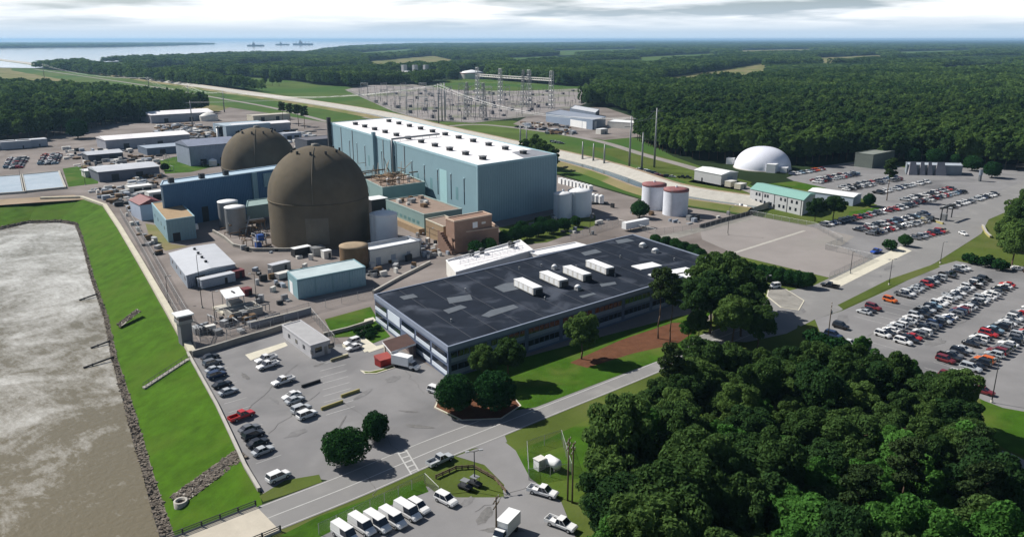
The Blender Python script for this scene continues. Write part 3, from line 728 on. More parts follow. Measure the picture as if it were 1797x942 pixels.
OL, OWd = (Vector(OFP[1])-Vector(OFP[0])).length, (Vector(OFP[3])-Vector(OFP[0])).length
# front (long) wall: window bands and spandrels with shade in their colour, in bays
nb = 9; bw = OL/nb
for z in (1.9, 5.3):
    for k in range(nb):
        it = [(k*bw+.9, (k+1)*bw-.5, z, z+1.5)]
        g = on_wall(of, OFP[0], OFP[1], it, 'window', GLASS)[0]
        on_wall(of, OFP[0], OFP[1], [(k*bw+.9, (k+1)*bw-.5, z-1.15, z-.05)], 'spandrel', SPANDF, .1)
        for j in range(1, 6):
            x = k*bw+.9 + j*(bw-1.4)/6
            m_ = Vector(OFP[0]) + (Vector(OFP[1])-Vector(OFP[0])).normalized()*x
            MB().box(m_.x, m_.y, z, .12, .28, 1.5, math.atan2(o1.y-o0.y, o1.x-o0.x)).sub('mullion', SBLUE, g)
# west (short) wall
nw = 5; ww = OWd/nw
for z in (1.9, 5.3):
    for k in range(nw):
        u0, u1 = k*ww+.5, (k+1)*ww-.6
        if z < 3 and k == 2: continue
        if z > 3 and k == 1:
            on_wall(of, OFP[3], OFP[0], [(u0, u1, z-1.2, z+1.6)], 'spandrel', SPAND, .14); continue
        g = on_wall(of, OFP[3], OFP[0], [(u0, u1, z, z+1.4)], 'window', GLASS)[0]
        on_wall(of, OFP[3], OFP[0], [(u0, u1, z-1.1, z-.05)], 'spandrel', SPAND, .16)
# back and east walls, seen from other sides
for a_, b_, n_ in ((OFP[1], OFP[2], 5), (OFP[2], OFP[3], 9)):
    l_ = (Vector(b_)-Vector(a_)).length/n_
    for z in (1.9, 5.3): on_wall(of, a_, b_, [(k*l_+.8, (k+1)*l_-.8, z, z+1.4) for k in range(n_)], 'window', GLASS)
for poly in ([(.30,.52),(.385,.5),(.40,.60),(.345,.66),(.30,.64)], [(.135,.56),(.20,.53),(.215,.62),(.15,.66)], [(.10,.42),(.16,.44),(.155,.5),(.10,.49)], [(.70,.80),(.77,.79),(.775,.88),(.71,.88)], [(.88,.88),(.95,.86),(.95,.95),(.90,.97)],
             [(.17,.22),(.27,.24),(.27,.30),(.2,.31),(.16,.27)], [(.05,.80),(.09,.79),(.09,.86),(.05,.87)], [(.55,.2),(.6,.18),(.61,.22),(.56,.25)], [(.45,.12),(.50,.12),(.5,.15),(.45,.16)]):
    MB().prism([tuple(of_pt(u, v)) for u, v in poly], OZ-.24, OZ-.19, bottom=False).build('roof_patch', PATCH, of)
for k in range(1, 14):
    u = k/14; e0, e1 = of_pt(u, .015), of_pt(u, .985); d_ = (e1-e0).normalized(); n_ = Vector((d_.y, -d_.x))*.09
    MB().prism([tuple(e0-n_), tuple(e0+n_), tuple(e1+n_), tuple(e1-n_)], OZ-.26, OZ-.235, bottom=False).build('roof_seam', mat('roof_seam', (.045, .048, .058), .7, .3, .4), of)
for u, v in ((.08, .3), (.22, .7), (.36, .25), (.52, .8), (.64, .3), (.78, .6), (.9, .3), (.6, .62), (.45, .85)):
    e0 = of_pt(u, v); MB().lathe(e0.x, e0.y, [(.22, OZ-.25), (.22, OZ+.5), (.3, OZ+.55), (.02, OZ+.6)], 8).build('roof_pipe', GALV, of)
ra = math.atan2(o3.y-o0.y, o3.x-o0.x)
for pc, lab in (((926,503),'leftmost of four white air handlers on the office roof'), ((971,490),'second from left of four white air handlers on the office roof'), ((1012,480),'third from left of four white air handlers on the office roof'), ((1052,469),'rightmost of four white air handlers on the office roof')):
    c = at(*pc, OZ+1.0); t = thing('roof_air_handler', lab, 'air handler', (c.x, c.y, OZ-.25), 'air handlers on the office roof')
    MB().box(c.x, c.y, OZ+.15, 10.8, 3.0, 2.0, ra).build('casing', OFFW, t)
    MB().box(c.x, c.y, OZ+2.15, 11, 3.2, .14, ra).build('lid', WHITE, t)
    MB().box(c.x, c.y, OZ-.22, 10.4, 2.6, .4, ra).build('curb', DARK, t)
    e = Vector((c.x, c.y)) - Vector((math.cos(ra), math.sin(ra)))*6.28
    MB().box(e.x, e.y, OZ+.4, .12, 2.4, 1.6, ra).build('intake_grille', DARK, t)
    for k in range(4):
        f = Vector((c.x, c.y)) + Vector((math.cos(ra), math.sin(ra)))*(-3.9+2.6*k)
        for s_ in (1, -1):
            g_ = f + Vector((-math.sin(ra), math.cos(ra)))*1.51*s_
            MB().box(g_.x, g_.y, OZ+.35, 1.7, .06, 1.6, ra).build('access_panel', WHITE, t)
for pc, s_, lab in (((1014,507), 1.6, 'small white roof fan below the third air handler'), ((973,471), 1.5, 'small grey roof fan behind the second air handler'), ((1150,442), 2.0, 'small white vent near the far end of the office roof'), ((1128,432), 2.0, 'small white vent at the far right of the office roof')):
    c = at(*pc, OZ); t = thing('roof_fan', lab, 'roof fan', (c.x, c.y, OZ-.25))
    MB().box(c.x, c.y, OZ-.25, s_, s_, .9).build('curb', GALV, t); MB().lathe(c.x, c.y, [(s_*.5, OZ+.65), (s_*.62, OZ+.8), (s_*.3, OZ+1.3), (.05, OZ+1.35)], 14).build('hood', WHITE, t)
for pc, l_ in (((1135,466), 9), ((1180,478), 16), ((1212,480), 8)):
    c = at(*pc, OZ); MB().box(c.x, c.y, OZ-.24, l_, 5, .25, ra+1.57).build('roof_skylight', WHITE, of)
# white annex behind the office
AN = para((800,477), (935,438), (783,456), 5.5)
an = building('office_annex', 'low white roofed annex with pipework behind the office block', AN, 5.5, OFFW, WHITE_R, parapet=.8, trim=WHITE)
q = MB(); c = at(858,448,5.5)
for k in range(-4, 5):
    for s_ in (0, 3): q.tube((c.x+k*3.6, c.y-2+s_, 4.9), (c.x+k*3.6, c.y-2+s_, 7.2), .09, 5)
for s_ in (0, 3):
    for z in (6.2, 7.1): q.tube((c.x-15, c.y-2+s_, z), (c.x+15, c.y-2+s_, z), .12, 5)
q.build('pipework', WHITE, an)
for pc in ((828,447), (846,443), (896,431), (899,433)):
    e = at(*pc, 5.5); MB().lathe(e.x, e.y, [(.9, 5.0), (.9, 6.6), (1.3, 6.8), (.4, 7.3), (.05, 7.35)], 12).build('roof_vent', DARK, an)
building('office_annex', 'narrow white roofed link beside the long office roof', para((945,447), (1030,430), (925,441), 5.0), 5.0, OFFW, WHITE_R, trim=WHITE)

# ------------------------------------------------------------------ auxiliary building (blue) beside the near dome
z = 19.5
AB = para((281,325), (500,294), (285,317), z)
ab = building('auxiliary_building', 'long deep blue clad building beside the near reactor dome', AB, z, BLUE, BLUER, trim=BLUER, parapet=.6)
A_, B_ = Vector(AB[0]), Vector(AB[1]); LB = (B_-A_).length
on_wall(ab, A_, B_, [(0, .8, 0, z-1)], 'corner_trim', BLUER, .12)
on_wall(ab, A_, B_, [(LB*.70, LB*.74, 0, z-.3)], 'pilaster', TEAL, .9, 1.0)
on_wall(ab, A_, B_, [(LB*.80, LB*.97, z-8, z-1.4)], 'louvre_panel', TEAL, .5, .6)
on_wall(ab, A_, B_, [(LB*.28, LB*.33, 0, 7)], 'door', DARK, .05)
for u in (.10, .33, .52):
    c = A_.lerp(B_, u) + Vector((0, 4)); MB().box(c.x, c.y, z-.5, 2.2, 2.2, 2.4).build('roof_vent', DARK, ab)

# ------------------------------------------------------------------ other plant buildings
b1 = building('pump_house', 'teal pump house with a tan gravel roof near the canal', para((291,386), (341,379), (266,356), 9.5), 9.5, TEAL, TANR, trim=TEALD, parapet=.3)
P = para((291,386), (341,379), (266,356), 9.5)
on_wall(b1, P[0], P[1], [(2, 5, 0, 3.6)], 'door', DARK); on_wall(b1, P[3], P[0], [(6+9*k, 7.2+9*k, 4, 5.6) for k in range(4)], 'window', GLASS)
on_wall(b1, P[1], P[2], [(3, 6, 3, 5), (9, 12, 2, 4)], 'awning', WHITE, 1.6, 1.6)
b2 = building('filter_house', 'pale blue block with a maroon hipped roof behind the pump house', rect_at((249,388), 10, 16), 7.5, mat('pale_blue_wall', (.38, .44, .55), .6, .05, .3), MAROON, gable=(1, 2.2))
P = para((327,483), (412,463), (297,444), 4.6)
b3 = building('workshop', 'low grey metal workshop with a pale roof beside the canal road', P, 4.6, GREYB, GREYR, gable=(1, .6))
on_wall(b3, P[0], P[1], [(3, 6.5, 0, 3.4), (13, 14, 0, 2.2)], 'door', DARK); on_wall(b3, P[3], P[0], [(5+8*k, 6.6+8*k, 2, 3.2) for k in range(4)], 'window', GLASS)
for v in (.25, .45, .65, .85):
    c = Vector(P[0]).lerp(Vector(P[1]), .5) + (Vector(P[3])-Vector(P[0]))*v
    MB().lathe(c.x, c.y, [(.5, 5.0), (.5, 5.6), (.65, 5.7), (.05, 6)], 10).build('roof_vent', DARK, b3)
P = para((521,491), (641,468), (504,476), 6.6)
b4 = building('service_shed', 'aqua clad shed with four large wall panels beside the fence', P, 6.6, mat('aqua_siding', (.20, .33, .37), .55, .06, .2), mat('pale_aqua_roof', (.42, .50, .52), .6, .14, .15), parapet=.2)
LS = (Vector(P[1])-Vector(P[0])).length
for k in range(4): on_wall(b4, P[0], P[1], [(k*LS/4+.25, (k+1)*LS/4-.25, .6, 6.0)], 'wall_panel', mat('aqua_panel', (.24, .37, .42), .55, .06, .2, wave=.9), .12)
on_wall(b4, P[3], P[0], [(2, 5.5, 0, 4.2)], 'roller_door', WHITE)
P = rect_at((650,468), 22.5, 9)
b5 = building('switchgear_house', 'white block with a sunken roof below the white tank', P, 6.3, OFFW, WHITE, parapet=1.8, trim=mat('grey_parapet', (.30, .33, .38), .7))
on_wall(b5, P[0], P[1], [(2.5, 4.5, 0, 3), (9, 11, 0, 3), (16, 17.5, 1.6, 3)], 'door', GREYB)

c = at(675,432); cc = Vector((c.x, c.y)); cc = cc + cc.normalized()*5.6
tank('storage_tank', 'tall white tank standing right of the near reactor dome', cc, 5.6, 12.3, mat('tank_white', (.62, .68, .74), .5, .05, .2), WHITE, 1.3)
c = at(620.5,430,8.2); tank('storage_tank', 'short rusty brown tank at the foot of the reactor dome', c, 5.2, 8.2, RUST, mat('rusty_roof', (.30, .235, .165), .9, .2, .4), .3, rail=False)
for pc, lab in (((411.6,362.5), 'front one of two steel tanks with white tops by the blue wall'), ((399,353), 'rear one of two steel tanks with white tops by the blue wall')):
    c = at(*pc, 11.5); tank('steel_tank', lab, c, 4.3, 11.5, STEEL, WHITE, .8, 'steel tanks by the blue building', rail=False)
c = at(1018,334,12); tank('storage_tank', 'larger white tank at the right end of the turbine hall', c, 5.6, 12, mat('tank_white', (.62, .68, .74), .5), WHITE, 1.2)
c = at(988,339,11.4); tank('storage_tank', 'smaller white tank squeezed between turbine hall and bigger tank', c, 4.3, 11.4, mat('tank_white', (.62, .68, .74), .5), WHITE, 1.0)
REDT = mat('red_tank_top', (.24, .10, .10), .7, .15, .4)
for pc, lab in (((1187,331), 'front white silo with a red top by the rail yard'), ((1148.5,322), 'rear white silo with a red top by the rail yard')):
    c = at(*pc, 12.3); t = tank('silo', lab, c, 5.9, 12.3, mat('silo_white', (.62, .65, .72), .5), REDT, .7, 'red topped silos')
    q = MB(); q.lathe(c.x, c.y, [(5.95, 11.3), (5.98, 11.3), (5.98, 12.2), (5.95, 12.2)], 40); q.build('red_band', REDT, t)
# green valve house beside the steel tanks
P = para((432,363), (474,357), (434,352), 9.5)
building('valve_house', 'green grey valve house between steel tanks and reactor dome', P, 9.5, mat('green_grey', (.17, .26, .27), .6), mat('green_grey_roof', (.22, .30, .29), .7), z0=4.0)
c = at(456,432); t = thing('equipment_rack', 'blue steel equipment frame at the foot of the near dome', 'equipment', (c.x, c.y, 0))
EB = mat('equipment_blue', (.03, .10, .36), .5)
for i in (-2, 2):
    for j in (-2, 2): MB().tube((c.x+i, c.y+j, 0), (c.x+i, c.y+j, 5.5), .16, 6).build('post', GALV, t)
MB().box(c.x, c.y, 2.4, 4.4, 4.4, .25).build('platform', GALV, t); MB().box(c.x+.3, c.y, 2.65, 2.6, 2.4, 2.2).build('cabinet', EB, t); MB().box(c.x-1, c.y-1, .02, 2.2, 2, 1.9).build('cabinet', EB, t)
q = MB()
for z in (3.8, 5.4):
    for i, j, k, l in ((-2,-2,2,-2),(2,-2,2,2),(2,2,-2,2),(-2,2,-2,-2)): q.tube((c.x+i, c.y+j, z), (c.x+k, c.y+l, z), .08, 5)
q.build('railing', GALV, t)
q = thing('pipe_rack', 'rusty pipe rack between steel tanks and reactor dome', 'pipework', tuple(at(436,408)))
e = at(436,408)
for k in range(4):
    MB().tube((e.x-6+k*4, e.y, 0), (e.x-6+k*4, e.y, 4.2), .15, 5).build('post', STEEL, q)
MB().tube((e.x-8, e.y, 4.3), (e.x+8, e.y, 4.3), .4, 8).build('pipe', RUST, q); MB().tube((e.x-8, e.y+1.2, 4.9), (e.x+8, e.y+1.2, 4.9), .3, 8).build('pipe', GALV, q); MB().tube((e.x-3, e.y-4, .5), (e.x+1, e.y, 7), .3, 8).build('pipe', GALV, q)

# ------------------------------------------------------------------ service building between dome and turbine hall
z = 12.0; P = para((671,329), (746,319), (632,310), z)
s1 = building('service_building', 'green grey service block with pipework on top beside the turbine hall', P, z, mat('sage_wall', (.20, .30, .30), .6, .06, .2), BRNR, parapet=2.2, trim=mat('sage_trim', (.30, .40, .39), .6))
c0 = Vector(centre(P)); rng = random.Random(11)
q = MB()
for k in range(26):
    x, y = c0.x + rng.uniform(-11, 11), c0.y + rng.uniform(-12, 12); l = rng.uniform(4, 11); h = z + rng.uniform(0, 4)
    if k % 2: q.tube((x-l/2, y, h), (x+l/2, y, h), rng.uniform(.15, .35), 6)
    else: q.tube((x, y-l/2, h), (x, y+l/2, h), rng.uniform(.15, .35), 6)
    q.tube((x, y, z-1.5), (x, y, h), .12, 5)
q.build('pipework', RUST, s1)
q = MB()
for k in range(14):
    x, y = c0.x + rng.uniform(-8, 12), c0.y + rng.uniform(0, 16)
    q.tube((x, y, z-1), (x+rng.uniform(-6, 6), y+rng.uniform(-6, 6), z+rng.uniform(3, 9)), .18, 5)
q.build('brace', mat('tan_steel', (.34, .30, .24), .6), s1)
for k in range(3): MB().lathe(c0.x-6+6*k, c0.y-6, [(.8, z-1.4), (.8, z+1.2), (1.1, z+1.5), (.05, z+2)], 12).build('roof_vent', WHITE, s1)
P = para((744,376), (811,366), (677,350), 8.8)
s2 = building('service_wing', 'lower service wing with a brown gravel roof and sage walls', P, 8.8, mat('sage_wall', (.20, .30, .30)), BRNR, parapet=.7, trim=mat('sage_trim', (.30, .40, .39)))
c0 = Vector(centre(P))
for k in range(12):
    x, y = c0.x + rng.uniform(-9, 9), c0.y + rng.uniform(-8, 17); s_ = rng.uniform(1.2, 3.0)
    MB().box(x, y, 8.2, s_, s_*rng.uniform(.7, 1.6), rng.uniform(.8, 2.0)).build('roof_unit', rng.choice([OFFW, STEEL, RUST, BRNR]), s2)
on_wall(s2, P[3], P[0], [(2+4.2*k, 4.4+4.2*k, 3.5, 4.9) for k in range(int((Vector(P[0])-Vector(P[3])).length/4.2)-1)], 'window', mat('teal_pane', (.08, .19, .21), .3, .1, .5))
on_wall(s2, P[3], P[0], [(1, (Vector(P[0])-Vector(P[3])).length, 0, 2.6)], 'plinth', BRICKD, 2.6, 2.7)
P = para((778,397), (812,390), (747,384), 7.6)
s3 = building('block_wing', 'tan block wing joining the brown brick building', P, 7.6, BRICKD, BRNR, parapet=.6, trim=KERB)
for z in (2.2, 4.4): on_wall(s3, P[3], P[0], [(0, (Vector(P[0])-Vector(P[3])).length, z, z+.25)], 'ledge', mat('dark_tan', (.2, .15, .1), .9), .1)
P = para((798,409), (875,398), (785,397), 8.2)
s4 = building('brick_building', 'brown brick building with a stepped roof and outside stair', P, 8.2, BRICK, BRNR, parapet=1.6, trim=mat('coping', (.50, .38, .30), .8))
P2 = para((797,388), (863,376), (782,382), 13.2)
MB().prism(P2, 6, 12.9, bottom=False).build('upper_block', BRICK, s4)
q = MB(); O_, I_ = inset(P2, -.15), inset(P2, .4)
for k in range(4): q.prism([O_[k], O_[(k+1) % 4], I_[(k+1) % 4], I_[k]], 12.7, 13.3)
q.build('coping', mat('coping', (.50, .38, .30)), s4)
on_wall(s4, P2[0], P2[1], [(9, 11.4, 9, 11.3)], 'window', WHITE); on_wall(s4, P2[0], P2[1], [(13.5, 15.5, 10, 10.8)], 'vent_grille', OFFW)
w0 = Vector(P[0])
for k in range(10): MB().prism([(w0.x-2.2, w0.y+8-k*.9), (w0.x-.1, w0.y+8-k*.9), (w0.x-.1, w0.y+7.1-k*.9), (w0.x-2.2, w0.y+7.1-k*.9)], 0, 7.4-k*.75).build('stair_step', BRICK, s4)
q = MB()
for k in range(10): q.prism([(w0.x-2.45, w0.y+8-k*.9), (w0.x-2.2, w0.y+8-k*.9), (w0.x-2.2, w0.y+7.1-k*.9), (w0.x-2.45, w0.y+7.1-k*.9)], 0, 8.3-k*.75)
q.build('stair_wall', BRICK, s4)
skid('electrical_house', 'dark electrical house with a white top behind the white tank', 'hut', (660,378), 9, 8, 8.5, DARK, 0, WHITE, legs=False)

# ------------------------------------------------------------------ yard huts, containers, canopy
skid('site_trailer', 'long blue grey site trailer beside the workshop', 'trailer', (381,500), 12, 3.2, 3.4, GREYB, math.radians(6), GREYR)
skid('container', 'dark red container at the corner of the workshop', 'container', (414,488), 5.2, 3.4, 3.0, MAROON, math.radians(4))
skid('container', 'dark red box behind the white canopy', 'container', (433,517), 2.6, 3, 2.3, MAROON, math.radians(4), legs=False)
skid('site_trailer', 'grey container standing on the yard left of the aqua shed', 'container', (491,476), 7.5, 3, 3.2, STEEL, math.radians(8), GREYR)
skid('generator', 'small pale generator box left of the aqua shed', 'generator', (497,488), 5, 2.6, 2.2, GALV, math.radians(8), OFFW)
skid('container', 'dark container with a white top in front of the dome', 'container', (529,448), 7.2, 3, 3.4, DARK, math.radians(4), WHITE)
skid('hut', 'small white hut in front of the reactor dome', 'hut', (573,452), 3.2, 2.6, 3.0, OFFW, 0, WHITE, legs=False)
skid('container', 'small grey container beside the rusty tank', 'container', (558,447), 5, 3.6, 3.2, STEEL, 0, STEEL, legs=False)
c = at(408,535); t = thing('canopy', 'white roofed open canopy over machinery near the canal fence', 'canopy', (c.x, c.y, 0))
CP = para((396,525), (430,518), (386,510), 4.6)
MB().prism(CP, 4.5, 4.75).build('roof', WHITE, t)
for k in range(4):
    e = Vector(inset(CP, .4)[k]); MB().tube((e.x, e.y, 0), (e.x, e.y, 4.5), .13, 6).build('post', GALV, t)
e = Vector(centre(CP)); MB().box(e.x, e.y-1, 0, 4, 3.5, 2.4).build('machine', STEEL, t)
MB().box(e.x+.2, e.y, 4.75, .5, 2.2, .3).build('ridge_vent', DARK, t)
c = at(427,551); t = thing('open_pit', 'open topped concrete pit with dark inside below the canopy', 'pit', (c.x, c.y, 0))
for dx, dy, lx, ly in ((0,-3.4,9.5,.4),(0,3.4,9.5,.4),(-4.6,0,.4,6.5),(4.6,0,.4,6.5)): MB().box(c.x+dx, c.y+dy, 0, lx, ly, 2.3).build('wall', CONC, t)
MB().box(c.x, c.y, .03, 8.8, 6.4, .5).build('sludge', DARK, t); MB().box(c.x, c.y+1, .5, 7.5, .4, 1.5).build('baffle', STEEL, t)
t = thing('slab_stack', 'pale concrete slab lying beside the canopy', 'slab', tuple(at(393,545)))
e = at(393,545); MB().box(e.x, e.y, 0, 4, 8, .7).build('slab', KERB, t); MB().box(e.x, e.y+1, .71, 3.6, 3, .25).build('slab', CONC, t)
# guard tower
c = at(327,602); t = thing('guard_tower', 'grey guard tower with dark windows beside the canal wall', 'tower', (c.x, c.y, 0))
MB().box(c.x, c.y, 0, 3.0, 3.0, 6.2).build('shaft', mat('tower_grey', (.16, .165, .18), .8), t)
MB().box(c.x, c.y, 6.2, 3.8, 3.8, .9).build('cabin', STEEL, t); MB().box(c.x, c.y, 7.1, 3.6, 3.6, 1.3).build('window', GLASS, t); MB().box(c.x, c.y, 8.4, 4.5, 4.5, .35).build('roof', WHITE, t)
q = MB()
for s_ in (-1, 1): q.tube((c.x+2.2, c.y+s_, 6), (c.x+9, c.y+s_+2, .2), .09, 5)
for k in range(9): q.tube((c.x+2.2+6.8*k/9, c.y-1+2*k/9, 6-5.8*k/9), (c.x+2.2+6.8*k/9, c.y+1+2*k/9, 6-5.8*k/9), .08, 4)
q.build('stair', DARK, t)

# ------------------------------------------------------------------ gatehouse, porch, skip
P = para((545,606), (579,596), (495,570), 3.7)
gh = building('gatehouse', 'low grey gatehouse with two dark windows by the inner fence', P, 3.7, mat('gate_wall', (.45, .45, .47), .7), mat('gate_roof', (.34, .34, .35), .8, .1, .3), trim=mat('gate_trim', (.40, .40, .42), .7), parapet=.2)
on_wall(gh, P[0], P[1], [(1.2, 3.2, 1.3, 2.6), (5.2, 7.0, 1.3, 2.6)], 'window', GLASS); on_wall(gh, P[0], P[1], [(3.9, 4.8, 0, 2.3)], 'door', STEEL)
on_wall(gh, P[3], P[0], [(4+5*k, 5.4+5*k, 1.3, 2.4) for k in range(4)], 'window', GLASS)
P = para((686,617), (730,602), (671,599), 4.0)
po = thing('entrance_porch', 'brown roofed entrance porch against the office end wall', 'porch', (*centre(P), 0))
MB().prism(P, 3.55, 4.0, top=1).build('roof', [WHITE, mat('porch_roof', (.085, .055, .05), .9, .12, .4)], po)
for k, e in enumerate(inset(P, .5)): MB().box(e[0], e[1], 0, .45, .45, 3.6).build('post', KERB, po)
MB().prism([P[1], P[2], tuple(Vector(P[2])*.9+Vector(P[3])*.1), tuple(Vector(P[1])*.9+Vector(P[0])*.1)], 0, 3.5).build('side_wall', mat('porch_brick', (.10, .075, .08), .8), po)
c = at(674,640); t = thing('skip', 'red skip with a sloping faded lid near the porch', 'skip', (c.x, c.y, 0))
q = MB(); q.prism([(c.x-1.7, c.y-1.2), (c.x+1.7, c.y-1.2), (c.x+1.9, c.y+1.4), (c.x-1.9, c.y+1.4)], .15, 2.0); q.build('body', RED, t)
q = MB(); q.face([(c.x-1.9, c.y-1.35, 2.02), (c.x+1.9, c.y-1.35, 2.02), (c.x+2, c.y+1.5, 2.7), (c.x-2, c.y+1.5, 2.7)]); q.face([(c.x-2, c.y+1.5, 2.0), (c.x-2, c.y+1.5, 2.7), (c.x+2, c.y+1.5, 2.7), (c.x+2, c.y+1.5, 2.0)])
q.face([(c.x-1.9, c.y-1.35, 2.0), (c.x-2, c.y+1.5, 2.7), (c.x-2, c.y+1.5, 2.0)]); q.face([(c.x+1.9, c.y-1.35, 2.0), (c.x+2, c.y+1.5, 2.0), (c.x+2, c.y+1.5, 2.7)])
q.build('lid', mat('faded_red', (.36, .08, .07), .8), t)
for s_ in (-1.3, 1.3): MB().box(c.x+s_, c.y, 0, .4, 2.2, .16).build('skid_rail', DARK, t)
for pc, lx, m, lab, nm in (((583,713), 5.6, YELLOW, 'nearer yellow concrete barrier in the front car park', 'barrier'), ((615,692), 5.0, YELLOW, 'farther yellow concrete barrier in the front car park', 'barrier'), ((546,675), 5.0, DARK, 'dark low barrier in the front car park', 'barrier'), ((596,630), 5.2, mat('weathered_yellow', (.33, .31, .2), .9), 'weathered barrier below the two white cars by the lawn', 'barrier')):
    c = at(*pc); a = math.radians(3); t = thing('jersey_barrier', lab, 'barrier', (c.x, c.y, 0))
    q = MB(); q.box(c.x, c.y, .05, lx, .6, .2, a); q.build('foot', m, t); q = MB(); q.box(c.x, c.y, .25, lx, .34, .5, a); q.build('rail', m, t)
# ------------------------------------------------------------------ east side
c = at(1337,302); cc = Vector((c.x, c.y)); cc = cc + cc.normalized()*17.5
t = thing('air_dome', 'white air supported dome hall at the forest edge', 'dome', (cc.x, cc.y, 0))
prof = [(17.8*math.cos(a*math.pi/40)**.85, 13.8*math.sin(a*math.pi/40)) for a in range(20)] + [(.05, 13.8)]
MB().lathe(cc.x, cc.y, prof, 56).build('skin', mat('dome_fabric', (.72, .74, .82), .35, .04, .1), t)
MB().lathe(cc.x, cc.y, [(18.3, 0), (18.3, .5), (17.7, .5)], 56).build('footing', CONC, t)
for pc, s_, h in (((1358,303), 6.2, 5.4), ((1380,303), 4.4, 3.2), ((1285,288), 5, 4)):
    e = at(*pc); MB().box(e.x, e.y+1.5, 0, s_, s_*.9, h, .3).build('lobby', WHITE, t); MB().box(e.x, e.y+1.5-s_*.45, .1, s_*.6, .2, h*.75, .3).build('door', SBLUE, t)
P = para((1266,307), (1295,302), (1219,298), 6.0)
sh = building('metal_shed', 'large grey metal shed with a white low gable roof', P, 6.0, mat('shed_wall', (.46, .47, .48), .6, .05, .3, wave=.8), WHITE, gable=(1, 1.2)); on_wall(sh, P[0], P[1], [(6, 11, 0, 4.2)], 'roller_door', GREYB); on_wall(sh, P[3], P[0], [(6, 7, 0, 2.2)], 'door', DARK)
skid('garden_shed', 'left small beige shed beside the metal shed', 'shed', (1282,327), 6, 4, 3.2, mat('beige', (.52, .49, .4), .8), 0, OFFW, 'small beige sheds', legs=False)
skid('garden_shed', 'right small beige shed beside the metal shed', 'shed', (1299,331), 6, 4, 3.0, mat('beige', (.52, .49, .4)), 0, OFFW, 'small beige sheds', legs=False)
P = para((1410,351), (1431,340), (1317,331), 7.6)
gb = building('training_building', 'two storey grey building with a green metal roof', P, 7.6, mat('pale_grey_wall', (.45, .46, .47), .7, .05, .3), GREENR, gable=(1, 1.6))
LG = (Vector(P[0])-Vector(P[3])).length
for z, us in ((4.9, (.13, .19, .30, .35, .60, .68, .80, .89)), (1.5, (.13, .22, .30, .42, .58, .66, .78, .88))):
    for u in us: on_wall(gb, P[3], P[0], [(LG*u-.6, LG*u+.6, z, z+1.5)], 'window', GLASS)
for u in (.25, .48, .72, .97): on_wall(gb, P[3], P[0], [(LG*u-.12, LG*u+.12, 0, 7.4)], 'downpipe', DARK, .12)
on_wall(gb, P[3], P[0], [(LG*.46, LG*.50, 0, 2.3)], 'door', DARK)
building('white_annexe', 'low building with a white roof behind the big round tree', para((1498,346), (1512,340), (1419,335), 4.6), 4.6, mat('pale_blue_wall', (.38, .44, .55)), WHITE, gable=(1, .8))
P = para((1592,289), (1690,291), (1590,284), 6)
vc = building('visitor_centre', 'low visitor centre with sloping grey fin walls', P, 6.0, mat('centre_wall', (.2, .23, .26), .7), mat('centre_roof', (.36, .40, .45), .7), parapet=.4)
V0, V1 = Vector(P[0]), Vector(P[1]); LV = (V1-V0).length; vd = (V1-V0).normalized(); vn = Vector((vd.y, -vd.x))
for u, w in ((.02, .16), (.22, .1), (.36, .09), (.50, .2)):
    p0, p1 = V0+vd*LV*u, V0+vd*LV*(u+w); q = MB(); s_ = (p1-p0)*.18
    A = [p0+vn*3, p1+vn*3]; T = [p0+s_+vn*.3, p1-s_+vn*.3]; B = [p0+vn*.05, p1+vn*.05]
    q.face([(*A[0], 0), (*A[1], 0), (*T[1], 8), (*T[0], 8)]); q.face([(*A[1], 0), (*B[1], 0), (*T[1], 8)]); q.face([(*B[0], 0), (*A[0], 0), (*T[0], 8)]); q.face([(*B[1], 0), (*B[0], 0), (*T[0], 8), (*T[1], 8)])
    q.build('fin_wall', mat('fin_concrete', (.27, .26, .28), .8), vc)
building('lodge', 'dark green grey block half hidden by trees beside the visitor centre', rect_at((1530,296), 30, 12), 9, mat('lodge_wall', (.12, .14, .125), .8), mat('lodge_roof', (.2, .22, .2), .8))
P = para((1040,211), (1063,205), (958,198), 9)
dp = building('depot', 'slate blue depot with white roller doors behind the meadow', P, 9, mat('depot_wall', (.20, .25, .33), .6, .05, .1), mat('depot_roof', (.24, .27, .33), .7), parapet=.4); LD = (Vector(P[0])-Vector(P[3])).length
on_wall(dp, P[3], P[0], [(LD*u, LD*u+7, 0, 6.5) for u in (.55, .63, .71, .80)], 'roller_door', WHITE, .1); on_wall(dp, P[0], P[1], [(5, 11, 0, 7)], 'roller_door', WHITE, .1)
building('depot', 'long low building with white roof lights behind the slate depot', para((1045,198), (1052,192), (1000,190), 7), 7, mat('depot_wall2', (.12, .15, .2), .6), mat('depot_roof2', (.5, .52, .55), .7))
building('depot', 'white walled building at the edge of the right forest', para((1112,216), (1122,212), (1066,213), 6), 6, OFFW, WHITE)
skid('hut', 'small white hut in front of the slate depot', 'hut', (1056,235), 9, 6, 4.5, OFFW, 0, WHITE, legs=False)
